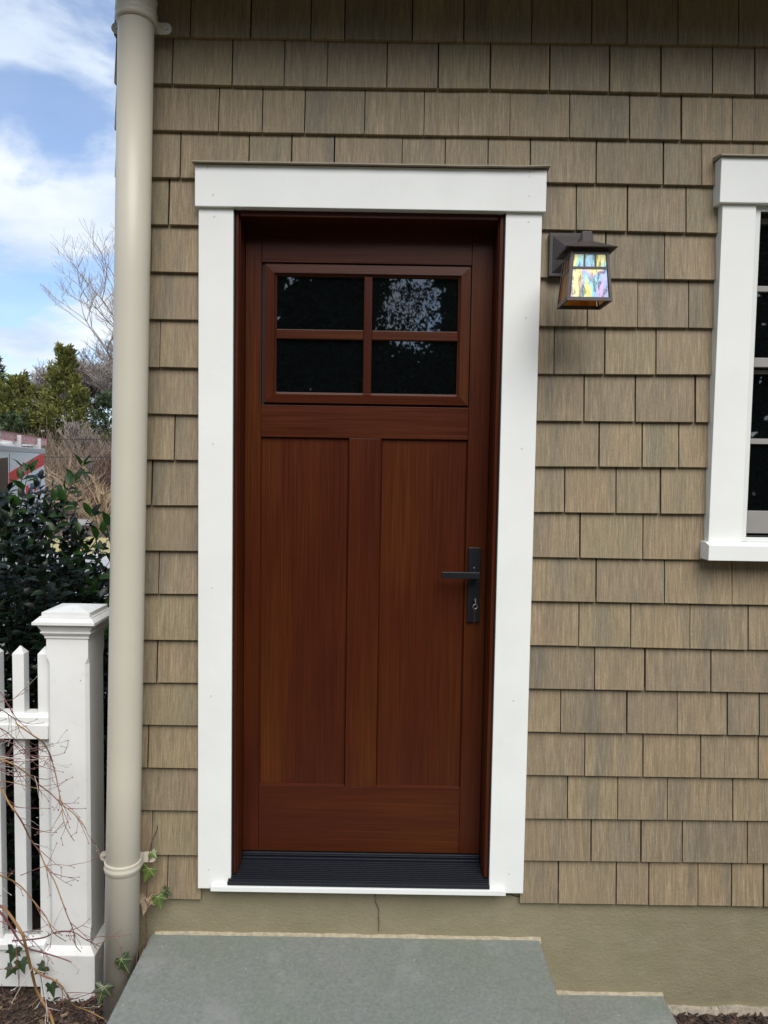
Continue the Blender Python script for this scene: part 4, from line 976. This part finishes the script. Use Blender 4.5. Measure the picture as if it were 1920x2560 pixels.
# ------------------------------------------------------------------ background planting
def tree_mesh(base, h, spread, seed, r0, levels=5, fork=.35, lean=(0, 0), droop=0, kids=(3, 4), tip=.012, up_=.35):
    rr = random.Random(seed); T = MB(); W_ = MB()
    def br(p, d, l, r_, lv):
        n_ = 5 if lv < 2 else 4 if lv < 4 else 3; pts = [p.copy()]; spawn = []
        for i in range(n_):
            d = (d+Vector((rr.uniform(-.2, .2), rr.uniform(-.2, .2), rr.uniform(-.12, .16)-droop*lv*.03))).normalized(); p = p+d*(l/n_); pts.append(p.copy())
            if lv > 0 and lv < levels and i >= 1 and rr.random() < .62: spawn.append((p.copy(), d.copy()))
        (T if lv < 3 else W_).tube(pts, [max(tip, r_*(1-.45*i/n_)) for i in range(n_+1)], 6 if lv < 2 else 4 if lv < 4 else 3, False)
        if lv >= levels: return
        ends = [(p.copy(), d.copy())]*rr.randint(*kids)
        for q, dd in ends+spawn:
            a = rr.uniform(0, 6.283); s_ = Vector((math.cos(a), math.sin(a), rr.uniform(-.1, .5)))
            nd = (dd*rr.uniform(.6, 1.1)+s_*spread+Vector((0, 0, up_))).normalized()
            br(q, nd, l*rr.uniform(.55, .82), r_*.56, lv+1)
    br(Vector(base), Vector((lean[0], lean[1], 1)).normalized(), h*fork, r0, 0)
    return T, W_
def bare_tree(base, h, spread, seed, r0, label, levels=5, **k):
    o = thing('bare_tree', label, 'tree', base, 'bare trees beyond the road')
    T, W_ = tree_mesh(base, h, spread, seed, r0, levels, **k)
    T.build('trunk', M_BARK, o); 
    if W_.v: W_.build('crown', M_BARKT, o)
    return o
bare_tree((-5.75, 19.5, .0), 9.2, .9, 11, .12, 'tall bare tree with fine upswept twigs half hidden by the downspout', 6, fork=.27, tip=.0036, kids=(2, 3))
bare_tree((-10.7, 27.2, .2), 7.6, .95, 5, .19, 'grey bare tree with a thick forked trunk beside the downspout', 7, fork=.30, tip=.008, kids=(2, 3))
bare_tree((-12.9, 29.5, .4), 7.4, .95, 23, .14, 'wide bare tree behind the pointed evergreen', 7, fork=.26, tip=.008, kids=(2, 3))
bare_tree((-15.4, 30.5, .5), 5.8, .9, 41, .11, 'lower bare tree above the bluish pine at the left edge', 6, fork=.28, tip=.009, kids=(3, 3))
bare_tree((-9.6, 22.2, .1), 2.7, .6, 77, .07, 'slim pale bare sapling rising in front of the evergreens', 5, fork=.40, tip=.010, kids=(2, 3))

def conifer(name, label, base, h, rbase, n, seed, mat, shape, size, trunk_r=.12):
    rr = random.Random(seed); o = thing(name, label, 'tree', base, 'evergreens beyond the road'); b_ = MB(); B_ = Vector(base)
    sprays = []
    for _ in range(int(n/75)):
        t_ = rr.random()**.85; a = rr.uniform(0, 6.283); lump = 1+.55*mnoise.noise(Vector((math.cos(a)*1.4+seed, math.sin(a)*1.4, h*t_*.8)))
        r_ = rbase*shape(t_)*lump*math.sqrt(rr.uniform(.15, 1.1)); d = Vector((math.cos(a), math.sin(a), rr.uniform(.3, 1.6))).normalized()
        sprays.append((B_+Vector((math.cos(a)*r_, math.sin(a)*r_, h*t_)), d, rr.uniform(.16, .42)*(1.15-.6*t_)))
    for _ in range(n):
        c_, d0, rs = rr.choice(sprays); u_ = rr.uniform(-.4, 1); p = c_+d0*rs*u_*1.3+Vector((rr.gauss(0, 1), rr.gauss(0, 1), rr.gauss(0, .7)))*rs*.32*(1.15-u_*.7)
        M3 = frame(d0+Vector((rr.gauss(0, .5), rr.gauss(0, .5), rr.gauss(0, .4))), Vector((rr.uniform(-1, 1), rr.uniform(-1, 1), 1)))
        s_ = size*rr.uniform(.35, 1.1)
        b_.add([p+M3 @ (Vector(q)*s_) for q in ((0, 0, 0), (.4, .22, .05), (1, .03, -.04), (.45, -.20, .05))], [(0, 1, 2, 3)])
    b_.build('crown', mat, o)
    MB().tube([B_, B_+Vector((0, 0, h*.5)), B_+Vector((0, 0, h*.9))], [trunk_r, trunk_r*.6, .02], 8).build('trunk', M_BARK, o)
    return o
conifer('evergreen_tree', 'pointed yellow green arborvitae standing tallest among the evergreens', (-10.55, 23.2, .0), 5.45, 1.75, 20000, 3, M_ARB, lambda t_: .03+(1-t_)**1.05, .17)
conifer('evergreen_tree', 'broad olive green arborvitae left of the pointed one', (-12.3, 23.6, .0), 4.5, 2.5, 22000, 8, M_ARB, lambda t_: (1-t_)**.65, .17)
conifer('evergreen_tree', 'low olive green arborvitae right of the pointed one', (-9.5, 24.2, .0), 4.0, 1.5, 12000, 9, M_PINE, lambda t_: (1-t_)**.6, .16)
conifer('pine_tree', 'bluish dark green pine at the left edge of the photo', (-13.9, 24.5, .1), 5.2, 2.3, 17000, 14, M_PINE, lambda t_: (1-t_)**.6*(.7+.3*math.sin(t_*22)), .18)
conifer('evergreen_tree', 'dark low hemlock beneath the pine above the van roof', (-12.0, 22.6, .0), 3.2, 1.7, 12000, 16, M_PINE, lambda t_: (1-t_)**.5, .17)

def brush(name, n, x0, x1, y0, y1, h0, h1, mat, label, r_=.012, z0=.0, cat='brush', bend=.5):
    b_ = MB()
    for _ in range(n):
        y = rnd.uniform(y0, y1); x = rnd.uniform(x0, x1); h = rnd.uniform(h0, h1)*(.75+.5*(mnoise.noise(Vector((x*.5, y*.5, 2)))+.5))
        zb = z0+(1.5*(1-math.exp(-max(0, y-24)/14)) if y > 24 else 0)
        p = Vector((x, y, zb)); d = Vector((rnd.uniform(-.35, .35), rnd.uniform(-.35, .35), 1)).normalized(); pts = [p.copy()]
        for i in range(4):
            d = (d+Vector((rnd.uniform(-bend, bend), rnd.uniform(-bend, bend), 0))*.45).normalized(); p = p+d*h/4; pts.append(p.copy())
            for _k in range(2):
                if rnd.random() < .75 and i > 0:
                    e_ = (d+Vector((rnd.uniform(-1, 1), rnd.uniform(-1, 1), rnd.uniform(-.1, .6)))).normalized(); q = p+e_*h*.16
                    b_.tube([p, q, q+(e_+Vector((rnd.uniform(-.5, .5), 0, .3))).normalized()*h*.15], [r_*.6, r_*.45, r_*.3], 3, False)
        b_.tube(pts, [r_, r_*.85, r_*.7, r_*.55, r_*.4], 3, False)
    o = b_.build(name, mat, kind='stuff'); tag(o, label, cat); return o
brush('thicket', 4200, -14.5, 0.5, 20.9, 22.6, .9, 2.2, M_BRUSH, 'tangled leafless brown thicket below the bare trees across the road')
brush('back_wood', 3600, -26, 4, 25.5, 40, 1.2, 2.4, M_BRUSH, 'hazy far band of leafless woodland behind the thicket', .018)
brush('russet_hedge', 1500, -9.0, -7.0, 20.9, 21.8, 1.0, 1.7, M_BRUSHR, 'reddish brown leafless hedge next to the downspout', .010)
def twig_shrub(base, n, h, spread, mat, label, seed, name='twiggy_shrub'):
    rr = random.Random(seed); o = thing(name, label, 'shrub', base, 'leafless shrubs in the bed beyond the lawn'); b_ = MB()
    for _ in range(n):
        a = rr.uniform(0, 6.283); p = Vector(base)+Vector((rr.uniform(-.12, .12), rr.uniform(-.12, .12), 0)); d = Vector((math.cos(a)*spread*rr.random(), math.sin(a)*spread*rr.random(), 1)).normalized()
        pts = [p.copy()]; hh = h*rr.uniform(.6, 1.1)
        for i in range(6):
            d = (d+Vector((math.cos(a)*.10+rr.uniform(-.12, .12), math.sin(a)*.1+rr.uniform(-.12, .12), -.03*i))).normalized(); p = p+d*hh/6; pts.append(p.copy())
            if i > 1:
                for _k in range(2):
                    e_ = (d+Vector((rr.uniform(-.9, .9), rr.uniform(-.9, .9), rr.uniform(-.2, .5)))).normalized()
                    b_.tube([p, p+e_*hh*.12, p+e_*hh*.12+(e_+Vector((0, 0, .4))).normalized()*hh*.1], [.006, .005, .004], 3, False)
        b_.tube(pts, [.014-.0015*i for i in range(7)], 4, False)
    b_.build('stem', mat, o); return o
twig_shrub((-7.05, 16.9, .03), 46, 1.75, .75, M_BRUSHY, 'straw coloured leafless shrub in the mulch bed near the downspout', 4)
twig_shrub((-8.25, 17.4, .03), 40, 1.6, .7, M_BRUSH, 'brown leafless shrub at the back of the mulch bed farther left', 6)
twig_shrub((-6.75, 17.9, .03), 60, 1.2, .6, M_BRUSHR, 'dark russet shrub right behind the straw coloured one', 9)
for sd_, (x, y) in enumerate([(-9.5, 17.2), (-10.8, 17.6), (-12, 17.3)]):
    twig_shrub((x, y, .03), 36, 1.7, .7, M_BRUSH, ['brown leafless shrub in the bed just right of the van', 'brown leafless shrub in the bed partly behind the van roof', 'brown leafless shrub in the bed hidden mostly by the van'][sd_], 20+sd_)
for sd_, (x, y, hh) in enumerate([(-10.6, 20.6, 1.7), (-8.75, 20.8, 1.9), (-7.85, 21.4, 1.6)]):
    bare_tree((x, y, .03), hh, .8, 90+sd_, .05, ['small many branched bare tree in front of the pointed evergreen', 'small grey bare tree rising from the thicket between evergreen and downspout', 'small bare tree rising from the thicket right beside the downspout'][sd_], 5, fork=.36, tip=.007, kids=(2, 3))
# overhead service wires
wr = thing('overhead_wire', 'thin dark service wires sagging across the thicket beyond the road', 'wire', (-14, 20, 1.5))
for z0_, z1_, y in [(2.02, 2.25, 20.0), (2.75, 2.6, 20.6)]:
    MB().tube([(-20+i*1.5, y, z0_+(z1_-z0_)*i/14-.25*math.sin(math.pi*i/14)) for i in range(15)], .010, 5, False).build('wire', M_FLATBLACK, wr)

# dark evergreen screen behind the camera, seen mirrored in the glass
def screen_wood(n, x0, x1, y0, y1, smin, smax, seed):
    rr = random.Random(seed); b_ = MB()
    while n > 0:
        x = rr.uniform(x0, x1); y = rr.uniform(y0, y1); z = rr.uniform(-.1, 8.2+1.5*mnoise.noise(Vector((x*.35, y*.2, 2))))
        g_ = math.hypot((x-.62)/.62, (z-5.35)/.85)
        if smax > .3 and g_ < 1.45: continue
        if g_ < 1.15+.5*mnoise.noise(Vector((x*3, y*2, z*3))) and rr.random() < .97-.25*min(1, g_): continue
        if x > .2 and x < 1.6 and z > 5.4 and rr.random() < .85: continue
        n -= 1; p = Vector((x, y, z)); M3 = frame(Vector((rr.gauss(0, 1), rr.gauss(0, .5), rr.gauss(0, .7))), Vector((0, 1, .4))); s_ = rr.uniform(smin, smax)*(.4 if smax > .3 and g_ < 2.3 else 1)
        b_.add([p+M3 @ (Vector(q)*s_) for q in ((0, 0, 0), (.4, .3, .05), (1, 0, -.1), (.45, -.3, .05))], [(0, 1, 2, 3)])
    return b_
b = screen_wood(42000, -9, 9, -14.5, -12.2, .05, .17, 1); b2 = screen_wood(17000, -24, 24, -18, -14.6, .4, .9, 2); b.add(b2.v, b2.f)
rr = random.Random(5)
for _ in range(16000):       # middle layer of the crowns round the opening
    a = rr.uniform(0, 6.283); q_ = rr.uniform(1.15, 4.2); x = .62+math.cos(a)*q_*.62; z = 5.35+math.sin(a)*q_*.85; y = rr.uniform(-15.5, -14.5)
    if z > 8 or z < 0 or (q_ < 1.5 and rr.random() < .6): continue
    p = Vector((x, y, z)); M3 = frame(Vector((rr.gauss(0, .9), rr.gauss(0, .4), rr.gauss(0, .8))), Vector((0, 1, .3))); s_ = rr.uniform(.10, .26)
    b.add([p+M3 @ (Vector(q)*s_) for q in ((0, 0, 0), (.4, .22, .02), (1, 0, -.05), (.45, -.22, .02))], [(0, 1, 2, 3)])
for _ in range(3600):        # finer drooping leaves round the opening between the crowns
    a = rr.uniform(0, 6.283); q_ = rr.uniform(.2, 1.7); x = .62+math.cos(a)*q_*.62; z = 5.35+math.sin(a)*q_*.85; y = rr.uniform(-12.6, -11.6)
    if q_ < .95 and rr.random() < (.90 if z > 5.3 else .45): continue
    p = Vector((x, y, z)); M3 = frame(Vector((rr.gauss(0, .7), rr.gauss(0, .4), -1+rr.gauss(0, .8))), Vector((0, 1, .4))); s_ = rr.uniform(.05, .13)
    b.add([p+M3 @ (Vector(q)*s_) for q in ((0, 0, 0), (.4, .14, .02), (1, 0, -.05), (.45, -.14, .02))], [(0, 1, 2, 3)])
tag(b.build('evergreen_screen', M_HEM, kind='stuff'), 'dark evergreen trees along the yard seen only mirrored in the door and window panes', 'trees')

# ------------------------------------------------------------------ work van with ladder on its rack
van = thing('work_van', 'white work van with a red stripe and a pink railed ladder rack beyond the shrub', 'van', (-4.9, 6.8, 0))
M_VW = m_plain('van_white_paint', (.86, .92, .93), .25, 0, .5, .03); M_VR = m_plain('van_red_stripe', (.72, .015, .025), .35, 0, .5, .05)
M_VG = m_plain('van_grey_trim', (.42, .43, .43), .4, 0, .5, .05); M_TEAL = m_plain('van_dark_glass', (.02, .035, .04), .08)
M_PINK = m_plain('ladder_fibreglass', (.66, .30, .28), .5, 0, .4, .08); M_LAL = m_plain('ladder_aluminium', (.62, .63, .62), .4, .3); M_TYRE = m_plain('tyre_rubber', (.02, .02, .02), .8)
M_VB = m_plain('van_blue_print', (.05, .10, .35), .4)
FE = Vector((-5.02, 9.05, 0)); U = Vector((.27, -.963, 0)).normalized(); V = Vector((-U.y, U.x, 0))  # U towards the front of the van, V to camera side
if V.x < 0: V = -V
def vp(s_, o_, z): return FE+U*s_+V*o_+Vector((0, 0, z))
def vbox(name, s0, s1, o0, o1, z0_, z1_, mat, par=None, bevel=0):
    return MB().hexa([vp(s0, o0, z0_), vp(s1, o0, z0_), vp(s1, o1, z0_), vp(s0, o1, z0_), vp(s0, o0, z1_), vp(s1, o0, z1_), vp(s1, o1, z1_), vp(s0, o1, z1_)]).build(name, mat, par or van, bevel=bevel)
b = MB(); prof = [(0.02, .42), (0, .7), (.0, 1.50), (.10, 1.80), (.22, 1.915), (3.6, 1.93), (4.3, 1.25), (5.0, 1.02), (5.15, .8), (5.15, .42)]
n_ = len(prof); b.v = [tuple(vp(s_, -1.85, z)) for s_, z in prof]+[tuple(vp(s_, 0, z)) for s_, z in prof]
b.f = [tuple(range(n_)), tuple(range(n_, 2*n_))[::-1]]+[(i, (i+1) % n_, n_+(i+1) % n_, n_+i) for i in range(n_)]
b.build('body', M_VW, van, bevel=.03)
vbox('roof_gutter', .03, 3.5, -.10, .012, 1.905, 1.975, M_VG, None, .01)
def decal(pts, mat, name):
    b_ = MB(); n_ = len(pts); b_.v = [tuple(vp(s_, .004, z)) for s_, z in pts]+[tuple(vp(s_, .0, z)) for s_, z in pts]
    b_.f = [tuple(range(n_)), tuple(range(n_, 2*n_))[::-1]]+[(i, (i+1) % n_, n_+(i+1) % n_, n_+i) for i in range(n_)]; return b_.build(name, mat, van)
decal([(.12, 1.885), (.45, 1.895), (2.75, 1.66), (2.75, 1.53), (.16, 1.735)], M_VR, 'stripe')
decal([(2.80, 1.15), (2.80, 1.84), (4.0, 1.80), (4.25, 1.20)], M_TEAL, 'side_window')
decal([(.15, 1.60), (.15, 1.66), (1.1, 1.60), (1.1, 1.52)], M_VB, 'print')
for k in range(5): decal([(.5+k*.32, 1.40-k*.012), (.5+k*.32, 1.52-k*.012), (.70+k*.32, 1.51-k*.012), (.70+k*.32, 1.39-k*.012)], M_VR if k % 2 else M_VB, 'print')
vbox('door_seam', 2.70, 2.715, 0, .003, .5, 1.88, M_FLATBLACK)
for s_ in (.9, 4.2):
    MB().tube([vp(s_, -.18, .34), vp(s_, .01, .34)], .34, 24).build('wheel', M_TYRE, van)
    MB().tube([vp(s_, .0, .34), vp(s_, .02, .34)], .19, 20).build('hubcap', M_VG, van)
for s_ in (.35, 1.9, 3.2):
    rk = vbox('rack_bar', s_, s_+.05, -1.75, -.02, 2.01, 2.04, M_LAL); vbox('rack_foot', s_, s_+.05, -.10, -.04, 1.975, 2.01, M_LAL, rk); vbox('rack_upright', s_-.01, s_+.06, -.045, .0, 1.975, 2.12, M_LAL, rk)
ld = thing('ladder', 'pink fibreglass extension ladder lying on the van roof rack', 'ladder', tuple(vp(1.5, -.2, 2.04)))
vbox('ladder_rail', -.62, 4.4, -.10, -.062, 2.041, 2.140, M_PINK, ld); vbox('ladder_rail', -.62, 4.4, -.54, -.502, 2.041, 2.140, M_PINK, ld)
vbox('ladder_edge', -.62, 4.4, -.106, -.05, 2.1405, 2.146, m_plain('ladder_edge_brown', (.25, .09, .07), .5), ld)
s_ = -.45
while s_ < 4.3:
    vbox('rung', s_, s_+.03, -.50, -.055, 2.075, 2.105, M_LAL, ld); s_ += .30
